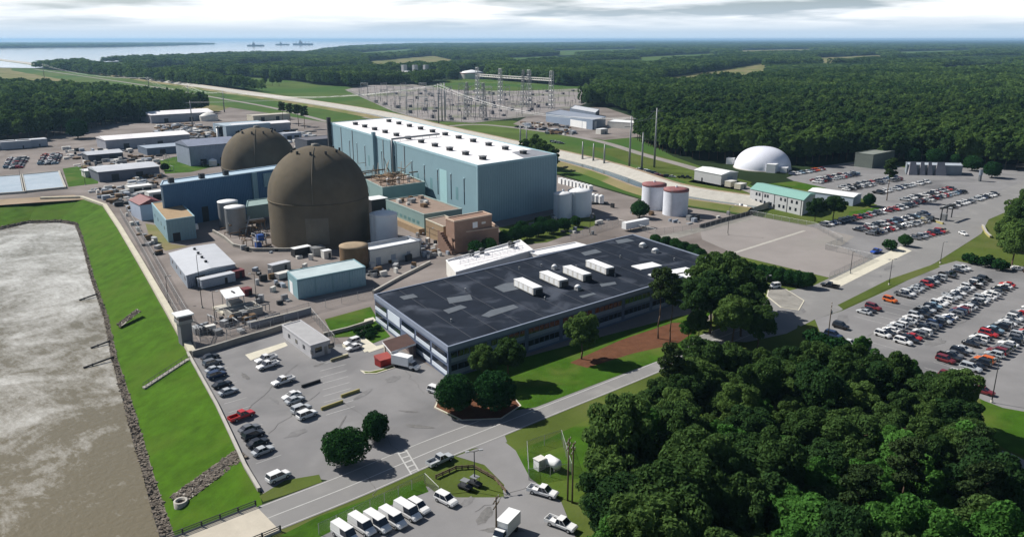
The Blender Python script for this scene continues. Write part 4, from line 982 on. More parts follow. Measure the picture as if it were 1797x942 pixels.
# ------------------------------------------------------------------ far left works area
def far_b(lab, p, lx, ly, h, wm, rm, gable=None, name='warehouse', rot=None):
    t = building(name, lab, rect_at(p, lx, ly), h, wm, rm, gable=gable, parapet=.3, eave=.5)
    P = rect_at(p, lx, ly)
    on_wall(t, P[0], P[1], [(lx*.2, lx*.2+4, 0, min(4, h*.7)), (lx*.6, lx*.6+4, 0, min(4, h*.7))], 'roller_door', DARK, .1)
    return t
far_b('white roofed warehouse farthest back at the left forest', (266,217), 62, 34, 8, mat('warehouse_wall', (.30, .31, .35), .7), WHITE_R, (0, 2.5))
far_b('white roofed grey warehouse left of the far dome', (187,264), 62, 26, 7.5, mat('warehouse_wall', (.30, .31, .35), .7), WHITE_R, (0, 2))
far_b('small hip roofed shed with a dark front beside the lawn', (156,284), 22, 18, 4.5, mat('dark_wall', (.07, .08, .1), .7), GREYR, (0, 1.5), 'shed')
far_b('grey roofed workshop in the works area above the canal', (175,320), 34, 24, 6, mat('work_wall', (.13, .14, .18), .7), GREYR, (0, 1.2), 'shed')
far_b('slate blue low building left of the tall grey block', (259,273), 44, 22, 5, mat('slate_wall', (.13, .17, .23), .7), mat('slate_roof', (.27, .32, .39), .6), None, 'workshop')
far_b('tall grey blue block beside the green lawn', (335,292), 33, 26, 13, mat('tall_wall', (.26, .30, .38), .7, wave=2), mat('tall_roof', (.22, .25, .33), .6), (0, 3), 'process_building')
far_b('blue grey hall behind the far dome', (398,240), 40, 30, 9, mat('hall_wall', (.28, .36, .43), .7), mat('hall_roof', (.35, .42, .48), .6), None, 'hall')
far_b('long white roofed shed just behind the far dome', (412,238), 52, 14, 8, mat('warehouse_wall', (.30, .31, .35), .7), WHITE_R, (0, 1.5), 'shed')
far_b('dark flat building behind the far dome', (540,268), 36, 20, 9, mat('dark_wall', (.07, .08, .1), .7), mat('dark_roof2', (.11, .11, .13), .7), None, 'hall')
far_b('beige low hall near the canal road', (445,214), 40, 16, 6, mat('beige', (.52, .49, .4)), mat('beige_roof', (.45, .42, .36), .8), None, 'hall')
far_b('small grey hut between domes and canal road', (498,248), 16, 10, 6, mat('tall_wall', (.26, .30, .38)), GREYR, None, 'hut')
far_b('pale hut beside the grey workshop', (150,312), 14, 9, 4, OFFW, WHITE, (0, .8), 'hut')
far_b('tiny white hut behind the blue building', (263,352), 9, 8, 4, OFFW, WHITE, None, 'hut')
far_b('white flat topped hut in the works area', (228,340), 12, 8, 3.5, OFFW, WHITE, None, 'hut')
for k, (p, lab) in enumerate((((2,262),'grey trailer at the left edge of the upper car park'), ((28,261),'middle grey trailer behind the upper car park'), ((57,258),'rightmost grey trailer behind the upper car park'))):
    skid('site_trailer', lab, 'trailer', p, 20, 9, 6, GREYB, 0, GREYR)
for p, lab in (((386,262), 'left one of two steel vent stacks beside the far dome'), ((391,262), 'right one of two steel vent stacks beside the far dome')):
    c = at(*p); t = thing('vent_stack', lab, 'stack', (c.x, c.y, 0), 'vent stacks beside the far dome')
    MB().lathe(c.x, c.y, [(1.5, 0), (1.4, 17), (1.2, 17), (1.2, 16)], 16).build('flue', GALV if p[0] < 388 else DARK, t); MB().lathe(c.x, c.y, [(1.7, 16.2), (1.7, 16.8), (1.3, 16.8)], 16).build('collar', DARK, t)
c = at(367,212); tank('water_tank', 'small domed white tank beside the far warehouse', c, 9, 5, OFFW, OFFW, 4, rail=False)
c = at(374,291); tank('water_tank', 'small white tank with a round top on the lawn', c, 2.6, 3.5, OFFW, WHITE, 1.4, rail=False)
c = at(828,138); t = tank('water_tank', 'big white tank with a red rim beyond the switchyard', c, 27, 12, OFFW, WHITE, 6, rail=False); q = MB(); q.lathe(c.x, c.y, [(27.3, 11), (27.3, 12.4), (26.9, 12.4)], 40); q.build('red_rim', REDT, t)
for k, (x, lab) in enumerate(((703,'left one of three gas turbine stacks beyond the switchyard'), (722,'middle one of three gas turbine stacks beyond the switchyard'), (741,'right one of three gas turbine stacks beyond the switchyard'))):
    c = at(x, 136); t = thing('gas_turbine', lab, 'gas turbine', (c.x, c.y, 0), 'gas turbines beyond the switchyard')
    MB().box(c.x, c.y, 0, 34, 16, 11).build('hall', OFFW, t); MB().box(c.x+10, c.y, 11, 9, 9, 15).build('stack', GALV, t); MB().box(c.x-9, c.y, 11, 10, 13, 3).build('intake', WHITE, t)

# ================================================================== VEGETATION
def leaf_cloud(name, lobes, n, size, m, seed, under=-.55, jit=.55, inner=.82, core=1.0):
    rg = np.random.default_rng(seed)
    C = np.array([l[0] for l in lobes], float); Rr = np.array([l[1] for l in lobes], float)
    w = (Rr[:, 0]*Rr[:, 1] + Rr[:, 0]*Rr[:, 2]); w = w/w.sum()
    k = rg.choice(len(lobes), size=int(n*1.9), p=w)
    d = rg.normal(size=(len(k), 3)); d /= np.linalg.norm(d, axis=1)[:, None]
    ok = d[:, 2] > under; k, d = k[ok], d[ok]
    p = C[k] + d*Rr[k]*rg.uniform(.78, 1.08, (len(k), 1))
    ins = np.zeros(len(k), bool)
    for j in range(len(lobes)):
        q = ((p - C[j])/Rr[j]); ins |= ((q*q).sum(1) < inner**2) & (k != j)
    p, d = p[~ins][:n], d[~ins][:n]; n = len(p)
    nn = d + rg.normal(size=(n, 3))*jit; nn /= np.linalg.norm(nn, axis=1)[:, None]
    t1 = np.cross(nn, rg.normal(size=(n, 3))); t1 /= np.linalg.norm(t1, axis=1)[:, None]; t2 = np.cross(nn, t1)
    s = size*rg.uniform(.55, 1.25, (n, 1)); a = s*t1; b = s*t2*rg.uniform(.55, 1, (n, 1))
    bend = nn*s*rg.uniform(-.35, .35, (n, 1))
    if core:                      # inner foliage that closes the crown against the sun
        nc = max(60, n//24); cd_ = rg.normal(size=(nc, 3)); cd_ /= np.linalg.norm(cd_, axis=1)[:, None]
        cp_ = C[0] + cd_*Rr[0]*rg.uniform(.35, .8, (nc, 1))*core; ct = np.cross(cd_, rg.normal(size=(nc, 3))); ct /= np.linalg.norm(ct, axis=1)[:, None]
        cs = Rr[0][0]*.30*core; ca_ = ct*cs; cb_ = np.cross(cd_, ct)*cs
        p = np.vstack([p, cp_]); a = np.vstack([a, ca_]); b = np.vstack([b, cb_]); bend = np.vstack([bend, np.zeros((nc, 3))]); n = len(p)
    V = np.stack([p-a*.9-b*.4, p+a*.25-b+bend, p+a, p-a*.2+b-bend], 1).reshape(-1, 3)
    me = bpy.data.meshes.new(name); me.vertices.add(4*n); me.vertices.foreach_set('co', V.ravel())
    me.loops.add(4*n); me.loops.foreach_set('vertex_index', np.arange(4*n)); me.polygons.add(n)
    me.polygons.foreach_set('loop_start', np.arange(n)*4); me.polygons.foreach_set('loop_total', np.full(n, 4))
    me.materials.append(m); me.update(calc_edges=True); me.validate()
    return me
def broad_lobes(seed, h, r, base, nl=26):
    rg = random.Random(seed); zc = base + (h-base)*.5; rz = (h-base)*.5; L = [((0, 0, zc), (r*.72, r*.72, rz*.8))]
    for i in range(nl):
        a = i*2.399 + rg.uniform(-.4, .4); u = 1 - 1.72*(i+.5)/nl; s = math.sqrt(max(0, 1-u*u)); q = rg.uniform(.17, .40)
        f = rg.uniform(.58, 1.02)
        L.append(((r*f*s*math.cos(a), r*f*s*math.sin(a), zc + rz*f*u), (r*q, r*q, r*q*rg.uniform(.7, .95))))
    return L
def trunk_mesh(seed, h, r0, base, spread, limbs=6):
    rg = random.Random(seed); mb = MB(); P = [Vector((0, 0, -.3))]
    for k in range(1, 6): P.append(Vector((rg.uniform(-.25, .25), rg.uniform(-.25, .25), h*.85*k/5)))
    for k in range(5): mb.tube(P[k], P[k+1], r0*(1-.17*k), 7, 0, r0*(1-.17*(k+1)))
    for k in range(limbs):
        z = base + (h*.8-base)*k/limbs; a = k*2.4 + rg.uniform(-.5, .5); s = P[min(4, int(z/(h*.85)*5))]
        st = Vector((s.x, s.y, z)); e = st + Vector((math.cos(a)*spread*.7, math.sin(a)*spread*.7, h*.16)); mb.tube(st, e, r0*.4, 5, 0, r0*.12)
    return mb.mesh('trunk', BARK)
def tree_proto(kind, seed):
    rg = random.Random(seed*31+5)
    if kind == 'broad':
        h, r, b = 15.0, 4.9, 4.0; cr_ = leaf_cloud('crown', broad_lobes(seed, h, r, b, 34), 8500, .31, LEAF, seed); tr = trunk_mesh(seed, h, .32, 5, r)
    elif kind == 'bright':
        h, r, b = 14.0, 4.7, 3.0; cr_ = leaf_cloud('crown', broad_lobes(seed, h, r, b, 34), 8500, .30, LEAFB, seed); tr = trunk_mesh(seed, h, .3, 4, r)
    elif kind == 'round':
        h, r, b = 8.0, 4.2, .5; rgl = random.Random(seed); LL = [((0, 0, 4.2), (3.75, 3.75, 3.45))]
        for i in range(110):
            a = i*2.399; u = 1 - 1.85*(i+.5)/110; q_ = math.sqrt(max(0, 1-u*u)); f = rgl.uniform(.78, 1.02); e_ = rgl.uniform(.4, 1.15)
            LL.append(((3.75*f*q_*math.cos(a), 3.75*f*q_*math.sin(a), 4.2+3.45*f*u), (e_, e_, e_*.8)))
        cr_ = leaf_cloud('crown', LL, 9500, .2, LEAFS, seed, -.8, .5, .7); tr = trunk_mesh(seed, h, .28, 2, r)
    elif kind == 'pine':
        L = []
        for i in range(15):
            z = 12.5 + 7.5*i/14; s = 3.4*(1-.55*abs(i/14-.35)); a = i*2.4; q = rg.uniform(.9, 1.5)
            L.append(((s*.62*math.cos(a), s*.62*math.sin(a), z), (q*1.15, q*1.15, q*.62)))
        cr_ = leaf_cloud('crown', L, 3200, .34, LEAFP, seed, -.9, .9, core=0); tr = trunk_mesh(seed, 20, .27, 12, 3.2, 8)
    elif kind == 'wood':     # lower-cost woodland tree, seen from afar
        h, r, b = 18.0, 4.6, 3.0; cr_ = leaf_cloud('crown', broad_lobes(seed, h, r, b, 22), 1300, .8, LEAF, seed); tr = trunk_mesh(seed, h, .3, 6, r, 3)
    elif kind == 'shrub':
        h, r, b = 2.6, 1.7, .1; cr_ = leaf_cloud('crown', broad_lobes(seed, h, r, b, 22), 1100, .22, LEAFS, seed); tr = trunk_mesh(seed, h, .08, .4, r, 4)
    return cr_, tr
TREE = {}
NAME = dict(broad='broadleaf_tree', bright='broadleaf_tree', round='round_tree', pine='pine_tree', wood='woodland_tree', shrub='shrub')
def tree(kind, var, loc, s, rot, label, group=None, sz=None):
    if (kind, var) not in TREE: TREE[kind, var] = tree_proto(kind, 100*len(kind)+var*7+ord(kind[0]))
    cr_, tr = TREE[kind, var]
    t = thing(NAME[kind], label, 'shrub' if kind == 'shrub' else 'tree', (loc[0], loc[1], loc[2] if len(loc) > 2 else 0), group, rot); k_ = 1 + .16*math.sin(37.7*loc[0] + 11.3*loc[1]); t.scale = (s*k_, s/k_, sz or s)
    for nm, me in (('trunk', tr), ('crown', cr_)):
        o = bpy.data.objects.new(nm, me); COL.objects.link(o); o.parent = t
    return t
ORD = ['first','second','third','fourth','fifth','sixth','seventh','eighth','ninth','tenth','eleventh','twelfth','thirteenth','fourteenth','fifteenth','sixteenth','seventeenth','eighteenth','nineteenth','twentieth','twenty first','twenty second','twenty third','twenty fourth','twenty fifth','twenty sixth','twenty seventh','twenty eighth','twenty ninth','thirtieth','thirty first','thirty second','thirty third','thirty fourth','thirty fifth','thirty sixth']
rt = random.Random(21)
def one(kind, p, s, label, group=None, sz=None, z=0):
    return tree(kind, rt.randrange(3), (*at(*p)[:2], z), s, rt.random()*6.28, label, group, sz)
one('round', (608,815), .98, 'larger of two round trees beside the road crossing')
one('round', (660,772), .76, 'smaller of two round trees in the front car park')
one('round', (800,722), 1.08, 'left one of two round trees on the kerbed island', z=.1)
one('round', (868,722), 1.18, 'right one of two round trees on the kerbed island', z=.1)
one('broad', (848,676), .68, 'dark tree against the near corner of the office')
one('broad', (892,668), .72, 'dark tree right of the near corner of the office')
one('broad', (1020,630), .82, 'tree standing alone halfway along the office front', sz=.82)
one('pine', (1155,594), 1.0, 'left one of two tall bare trunk pines at the office end', sz=1.0)
one('pine', (1176,600), .95, 'right one of two tall bare trunk pines at the office end', sz=.92)
for i, (p, s) in enumerate((((1215,575),1.0),((1245,585),1.2),((1275,570),1.3),((1262,545),1.0),((1240,548),.85),((1300,590),1.0),((1285,610),.95),((1330,610),.8),((1225,600),.6),((1310,560),1.0),((1255,560),1.35),((1290,545),1.1),((1235,565),1.2))):
    one('broad', p, s, 'dark tree in the clump at the far end of the office', 'dark trees at the office end')
one('bright', (1207,596), .42, 'small pale green tree on the mulch bed')
for k, p in enumerate(((1300,482),(1318,487),(1336,490),(1352,493),(1368,497),(1384,500),(1400,503),(1415,505))):
    one('round', p, .68, ORD[k]+' dark round tree from the left in the row along the pad', 'trees in a row along the concrete pad')
for p in ((1150,432),(1168,436),(1185,440),(1200,446),(1216,450),(1228,458)):
    one('round', p, .62, 'round bush behind the right end of the office roof', 'bushes behind the office')
one('round', (1122,382), 1.0, 'dark round tree between the white silos and trailer')
one('broad', (1430,388), .78, 'left half of the big dark tree beside the green roof', sz=.72); one('broad', (1462,388), .85, 'right half of the big dark tree beside the green roof', sz=.76)
one('round', (1525,362), .8, 'dark bush right of the white roofed annexe')
one('pine', (1556,352), 1.15, 'lone tall pine in the outer car park', sz=1.05)
one('round', (1587,432), .6, 'round dark bush at the corner of the outer car park'); one('shrub', (1562,438), 1.5, 'low shrub left of the round bush by the approach road')
for p, s in (((1775,470),1.1),((1797,478),1.2),((1765,440),.9),((1790,430),1.2),((1815,455),1.2),((1800,400),1.15),((1780,405),.95),((1830,420),1.2)):
    one('broad', p, s, 'broad tree in the clump at the right edge of the photo', 'trees at the right edge')
for p, s in (((1700,462),1.4),((1730,468),1.6),((1755,474),1.5)): one('shrub', p, s, 'olive shrub along the top of the staff car park', 'shrubs by the staff car park')
for p, s in (((885,430),.75),((905,424),.8),((925,420),.75),((945,415),.8),((968,410),.8),((990,405),.7),((915,410),.7),((950,402),.7),((1010,398),.6)):
    one('round', p, s, 'dark bush in the planting below the turbine hall', 'bushes below the turbine hall')
one('round', (835,452), .85, 'left bush in front of the brown brick building'); one('round', (858,445), .8, 'right bush in front of the brown brick building')
one('round', (137,243), 2.1, 'lone dark tree at the edge of the left forest', sz=2.0)
for p in ((497,216),(510,220),(524,222),(535,226)): one('pine', p, 1.3, 'pine in the small group behind the far dome', 'pines behind the far dome', sz=1.0)
one('round', (290,300), .6, 'small bush at the corner of the works lawn')
for p, s in (((1640,290),1.4),((1600,288),1.3),((1740,312),1.2),((1705,300),1.2),((1675,292),1.0)):
    one('round', p, s, 'round tree around the visitor centre', 'trees around the visitor centre')
for p in ((1440,610),(1455,618),(1470,622),(1425,600),(1490,640),(1460,640)): one('shrub', p, rt.uniform(1.1, 1.8), 'shrub on the rough bank below the road junction', 'shrubs at the road junction')
for p in ((1500,655),(1530,668),(1560,672),(1590,680),(1475,668),(1510,628)): one('bright', p, rt.uniform(.4, .6), 'small tree at the edge of the staff car park', 'small trees by the staff car park')
for i, p in enumerate(((628,585),(638,581),(648,578),(632,592),(642,588),(652,584),(662,580),(646,594),(656,590))): one('shrub', p, .62, 'clipped shrub in the rows beside the office entrance', 'clipped shrubs by the entrance')
# ---- the wood in the foreground, lower right
WOODP = [(1095,812),(1122,770),(1165,730),(1230,690),(1330,678),(1420,684),(1520,702),(1615,716),(1672,755),(1695,830),(1700,920),(1735,1010),(1790,1180),(1052,1180),(1052,1000),(1068,900)]
rw = random.Random(5); pts = []
gp = [at(*p) for p in WOODP]; x0, x1 = min(p.x for p in gp), max(p.x for p in gp); y0, y1 = min(p.y for p in gp), max(p.y for p in gp)
wp = [(p.x, p.y) for p in gp]
tries = 0
while tries < 9000 and len(pts) < 200:
    tries += 1; x, y = rw.uniform(x0, x1), rw.uniform(y0, y1)
    if inpoly(x, y, wp) and all((x-a)**2 + (y-b)**2 > 4.8**2 for a, b in pts): pts.append((x, y))
for x, y in pts:
    u, v = px((x, y, 10)); pl = ('left', 'middle', 'right')[0 if u < 1250 else (1 if u < 1480 else 2)] + ' ' + ('back', 'centre', 'front')[0 if v < 690 else (1 if v < 820 else 2)]; br = (v > 800 and 1380 < u < 1680 and rw.random() < .55) or rw.random() < .13
    s = rw.uniform(.62, 1.15)*(1.0 if v > 760 else .86)
    if rw.random() < .07: tree('pine', rw.randrange(3), (x, y, 0), .85, rw.random()*6.28, 'pine among broadleaf trees in the '+pl+' of the foreground wood', 'pines of the foreground wood')
    elif br: tree('bright', rw.randrange(3), (x, y, 0), s, rw.random()*6.28, 'brighter green tree in the '+pl+' of the foreground wood', 'bright trees of the foreground wood', s*rw.uniform(.9, 1.1))
    else: tree('broad', rw.randrange(6), (x, y, 0), s, rw.random()*6.28, 'dark green tree in the '+pl+' of the foreground wood', 'dark trees of the foreground wood', s*rw.uniform(.8, 1.25))
# ---- forest edges as single trees
FOREST_EDGE = [(1115,246),(1150,262),(1190,274),(1240,282),(1300,280),(1390,290),(1440,287),(1500,282),(1560,288),(1610,282),(1680,283),(1740,296),(1800,300),(1860,300)]
EP = smooth_line([at(*p)[:2] for p in FOREST_EDGE], 9)
acc = 0.0; rk = []
for i in range(len(EP)-1):
    a, b = Vector(EP[i]), Vector(EP[i+1]); L_ = (b-a).length; u = 0
    while acc + (L_-u) > 6.5:
        u += 6.5-acc; acc = 0; p = a.lerp(b, u/L_); n_ = p.normalized()
        q = p + n_*rw.uniform(1, 7); s = rw.uniform(.9, 1.25)
        rk.append(tree('wood', rw.randrange(4), (q.x, q.y, 0), s, rw.random()*6.28, 'tree', 'trees along the right forest edge'))
    acc += L_-u
for k, t in enumerate(rk): t['label'] = (ORD[k] + ' tree from the left' if k < len(rk)/2 else ORD[len(rk)-1-k] + ' tree from the right') + ' along the edge of the right forest'
rk = []
EDGE2 = [(-60,262),(0,250),(40,248),(90,240),(135,232),(200,218),(262,208),(300,204),(340,201),(362,198)]
EP = smooth_line([at(*p)[:2] for p in EDGE2], 9); acc = 0
for i in range(len(EP)-1):
    a, b = Vector(EP[i]), Vector(EP[i+1]); L_ = (b-a).length; u = 0
    while acc + (L_-u) > 9.5:
        u += 9.5-acc; acc = 0; p = a.lerp(b, u/L_); n_ = p.normalized(); q = p + n_*rw.uniform(1, 8)
        rk.append(tree('wood', rw.randrange(4), (q.x, q.y, 0), rw.uniform(1.0, 1.3), rw.random()*6.28, 'tree', 'trees along the left forest edge'))
    acc += L_-u
for k, t in enumerate(rk): t['label'] = ORD[k] + ' tree from the left along the edge of the left forest'
# ---- everything beyond: woodland that reads as one mass
BAND = [(-80,116),(20,116),(100,132),(250,156),(370,178),(405,188),(380,197),(330,193),(240,181),(140,169),(20,161),(-80,161)]
sheet('canal_corridor_grass', BAND, .045, STRAW)
OPEN = FIELDS + [GAP, BAND, [(590,200),(650,160),(760,205),(1000,185),(1062,190),(1130,246),(1130,310),(560,240)], RIVER, CORR, MEAD1, MEAD2, ROW1, FIELD1, SWITCH, YARDP, PLANT,
        [(1030,250),(1115,248),(1190,277),(1240,285),(1300,282),(1390,292),(1500,284),(1610,284),(1740,298),(1900,302),(1900,500),(900,500)],
        [(670,128),(770,128),(790,142),(680,144)], [(800,126),(856,126),(856,142),(800,142)],
        [(0,118),(60,118),(110,140),(20,136)]]
LEFTW = [(-80,262),(0,250),(40,248),(90,240),(135,232),(200,218),(262,208),(300,200),(345,200),(366,196),(330,192),(240,180),(140,168),(20,160),(-80,160)]
def clump_mesh(seed, m):
    rg = random.Random(seed); L = []
    for i in range(11):
        a = rg.random()*6.28; d = math.sqrt(rg.random())*3.9; L.append(((d*math.cos(a), d*math.sin(a), rg.uniform(9, 15)), (2.0, 2.0, rg.uniform(2.2, 3.4))))
        L.append(((d*math.cos(a), d*math.sin(a), 6), (2.2, 2.2, 5)))
    return leaf_cloud('forest_clump', L, 420, 1.15, m, seed, -.3, .4, core=0)
def stuff_forest(name, label, P, variants):
    me = bpy.data.meshes.new(name); me.from_pydata([p[:3] for p in P], [], [])
    for nm, ty, key, vals in (('tscale', 'FLOAT_VECTOR', 'vector', [c for p in P for c in p[3]]), ('trot', 'FLOAT_VECTOR', 'vector', [c for p in P for c in (0, 0, p[4])]), ('tidx', 'INT', 'value', [p[5] for p in P])):
        me.attributes.new(nm, ty, 'POINT'); me.attributes[nm].data.foreach_set(key, vals)
    o = bpy.data.objects.new(name, me); COL.objects.link(o); tag(o, label, 'forest', kind='stuff')
    ng = bpy.data.node_groups.new(name, 'GeometryNodeTree'); ng.interface.new_socket('Geometry', in_out='INPUT', socket_type='NodeSocketGeometry'); ng.interface.new_socket('Geometry', in_out='OUTPUT', socket_type='NodeSocketGeometry')
    N = ng.nodes; L = ng.links; gi = N.new('NodeGroupInput'); gq = N.new('NodeGroupOutput'); jn = N.new('GeometryNodeJoinGeometry')
    for v in variants:
        oi = N.new('GeometryNodeObjectInfo'); oi.inputs['Object'].default_value = v; oi.inputs['As Instance'].default_value = True; oi.transform_space = 'ORIGINAL'
        L.new(oi.outputs['Geometry'], jn.inputs[0])
    ip = N.new('GeometryNodeInstanceOnPoints'); ip.inputs['Pick Instance'].default_value = True
    L.new(gi.outputs[0], ip.inputs['Points']); L.new(jn.outputs[0], ip.inputs['Instance'])
    for nm, ty, sk in (('tscale', 'FLOAT_VECTOR', 'Scale'), ('trot', 'FLOAT_VECTOR', 'Rotation'), ('tidx', 'INT', 'Instance Index')):
        na = N.new('GeometryNodeInputNamedAttribute'); na.data_type = ty; na.inputs[0].default_value = nm; L.new(na.outputs[0], ip.inputs[sk])
    L.new(ip.outputs[0], gq.inputs[0]); md = o.modifiers.new('trees', 'NODES'); md.node_group = ng
    return o
wood_src = [o for o in COL.objects if o.name.startswith('crown') and o.parent and o.parent.name.startswith('woodland_tree')]
seen_m = {}
for o in wood_src: seen_m.setdefault(o.data.name, o)
src_n = list(seen_m.values())
near, far = [], []
rf = random.Random(77); d = 380.0
while d < 15000:
    s = 7.6 if d < 1000 else d/125.0
    na = int(1.42*d/s)
    for k in range(na):
        an = YAW_A = math.pi/2 - YAW + 0 - .71 + 1.42*(k + rf.uniform(-.4, .4))/na
        # bearing of the view axis in the plant grid is 90deg - yaw
        dd_ = d + rf.uniform(-.45, .45)*s; x, y = dd_*math.cos(an), dd_*math.sin(an)
        u, v = px((x, y, 0))
        if v > 330: continue
        if any(inpoly(u, v, p) for p in OPEN) and not inpoly(u, v, LEFTW) and not inpoly(u, v, SHORE): continue
        if d < 1000 and v > 250 and u > 1030 and u < 1115: continue
        e = rf.uniform(.8, 1.22); rot = rf.random()*6.28
        thin = .45 if any(inpoly(u, v, q_) for q_ in ([(1180,140),(1330,118),(1520,115),(1560,128),(1400,140),(1300,150)], [(1000,112),(1120,108),(1180,118),(1040,126)], [(1560,106),(1797,100),(1797,112),(1600,118)], [(480,128),(620,118),(660,126),(540,138)], [(700,114),(840,108),(880,116),(740,124)])) else 1.0    # young plantation
        if d < 1000: near.append((x, y, 0, (e, e, e*thin*rf.uniform(.9, 1.15)), rot, rf.randrange(len(src_n))))
        else: far.append((x, y, 0, (s/7.6*1.05, s/7.6*1.05, 1.15*e*thin), rot, rf.randrange(4)))
    d += s
stuff_forest('woodland', 'dense dark forest filling the land around the plant', near, src_n)
cl = []
for i in range(4):
    o = bpy.data.objects.new('tree_clump', clump_mesh(300+i, LEAF)); COL.objects.link(o)
    q = at(300+90*i, 128-3*i); o.location = (q.x, q.y, 0); o.scale = (2.5, 2.5, 1.1); tag(o, 'distant clump of trees near the river', 'trees', 'distant tree clumps', 'stuff'); cl.append(o)
stuff_forest('distant_woodland', 'distant forest fading to blue towards the horizon', far, cl)
# canopy beyond 14 km, and on the far shore
def canopy(name, poly, h, seed):
    rg = random.Random(seed); P = [at(*p)[:2] for p in poly]
    o = MB().prism([tuple(p) for p in P], .5, h).build(name, mat('far_canopy', (.03, .055, .022), 1, .3, .0008)); tag(o, 'far shore woodland on the horizon', 'forest', kind='stuff'); return o
canopy('far_shore_woodland', SHORE, 18, 1)
o = canopy('horizon_woodland', [(1000,77),(1400,77),(2100,77),(2100,71.8),(1400,71.8),(1120,71.8)], 22, 2); o['label'] = 'flat dark woodland along the right horizon'
# islands of trees on open ground
for p, s in (((465,150),2.2),((478,151),2.6),((490,151),2.0)): one('wood', p, 1.0, 'tree in the small copse on the far meadow', 'copse on the far meadow')
print('TREES', len(pts), len(near), len(far))

# ================================================================== VEHICLES
def loft_body(mb, st, mi=0):
    rings = []
    for x, z0, zt, hw in st:
        zm = z0 + (zt-z0)*.62
        rings.append([(x, -hw*.94, z0), (x, -hw, zm), (x, -hw*.86, zt), (x, hw*.86, zt), (x, hw, zm), (x, hw*.94, z0)])
    for i in range(len(rings)-1):
        for k in range(6):
            j = (k+1) % 6; mb.face([rings[i][k], rings[i+1][k], rings[i+1][j], rings[i][j]], mi)
    mb.face(rings[0], mi); mb.face(rings[-1][::-1], mi)
def frustum(mb, b, t, z0, z1, mi=0, cap=True):
    B = [(b[0], -b[2], z0), (b[1], -b[2], z0), (b[1], b[2], z0), (b[0], b[2], z0)]; T = [(t[0], -t[2], z1), (t[1], -t[2], z1), (t[1], t[2], z1), (t[0], t[2], z1)]
    for k in range(4):
        j = (k+1) % 4; mb.face([B[k], B[j], T[j], T[k]], mi)
    if cap: mb.face(T, mi)
SPEC = {
 'sedan': dict(body=[(-2.3,.45,.82,.78),(-2.2,.3,.95,.86),(-1.3,.28,.98,.9),(.9,.28,.96,.9),(1.9,.3,.84,.86),(2.3,.38,.68,.74)], cab=((-1.75,1.05,.84),(-1.05,.2,.66),.95,1.43), wheels=(-1.4,1.42), wr=.33),
 'suv': dict(body=[(-2.35,.5,1.0,.84),(-2.28,.36,1.12,.92),(.9,.34,1.12,.95),(2.0,.36,1.02,.92),(2.35,.45,.8,.82)], cab=((-2.25,1.15,.88),(-1.95,.3,.74),1.1,1.78), wheels=(-1.42,1.45), wr=.38),
 'pickup': dict(body=[(-.75,.48,1.12,.95),(1.3,.46,1.12,.97),(2.6,.48,1.04,.95),(2.85,.55,.85,.86)], cab=((-.72,1.35,.9),(-.5,.55,.76),1.12,1.84), wheels=(-1.75,1.85), wr=.41, bed=True),
 'van': dict(body=[(-2.9,.45,1.2,.92),(-2.8,.38,1.32,1.0),(1.9,.38,1.30,1.0),(2.6,.42,1.05,.94),(2.9,.5,.8,.86)], cab=((-2.85,1.95,.97),(-2.75,1.25,.84),1.3,2.28), wheels=(-1.8,1.9), wr=.38, van=True),
}
def car_parts(kind):
    d = SPEC[kind]; P = {}
    b = MB(); loft_body(b, d['body'])
    c0, c1, z0, z1 = d['cab']
    if d.get('bed'):
        for y in (-.92, .92): b.box(-1.85, y, .5, 2.2, .1, .68)
        b.box(-2.92, 0, .5, .08, 1.9, .66); b.box(-1.85, 0, .5, 2.2, 1.8, .15)
    P['body'] = b
    g = MB(); frustum(g, c0, c1, z0-.04, z1); P['window'] = g
    r = MB(); L = c1[1]-c1[0]; r.box((c1[0]+c1[1])/2, 0, z1-.02, L+.12, c1[2]*2+.06, .07)
    for t in ((0, .48, 1) if not d.get('van') else ()):       # pillars
        for y in (-1, 1):
            pb = (c0[0]+(c0[1]-c0[0])*t, y*c0[2]*1.005, z0-.02); pt = (c1[0]+(c1[1]-c1[0])*t, y*c1[2]*1.01, z1); r.tube(pb, pt, .05, 4)
    if d.get('van'):
        for y in (-1, 1):
            r.face([(c0[0]-.01, y*(c0[2]+.015), z0-.03), (c0[1]-1.9, y*(c0[2]+.015), z0-.03), (c1[1]-1.5, y*(c1[2]+.015), z1), (c1[0]-.01, y*(c1[2]+.015), z1)][::y])
        r.face([(c0[0]-.02, c0[2], z0), (c1[0]-.02, c1[2], z1), (c1[0]-.02, -c1[2], z1), (c0[0]-.02, -c0[2], z0)])
    P['roof'] = r
    hw = d['body'][1][3]
    P['wheels'] = [(x, y*hw*.9) for x in d['wheels'] for y in (-1, 1)]; P['wr'] = d['wr']
    fx, fz, fh = d['body'][-1][0], d['body'][-1][2]-.12, d['body'][-1][3]
    P['lamps'] = [(fx-.02, y*fh*.72, fz) for y in (-1, 1)]
    return P
CARP = {}
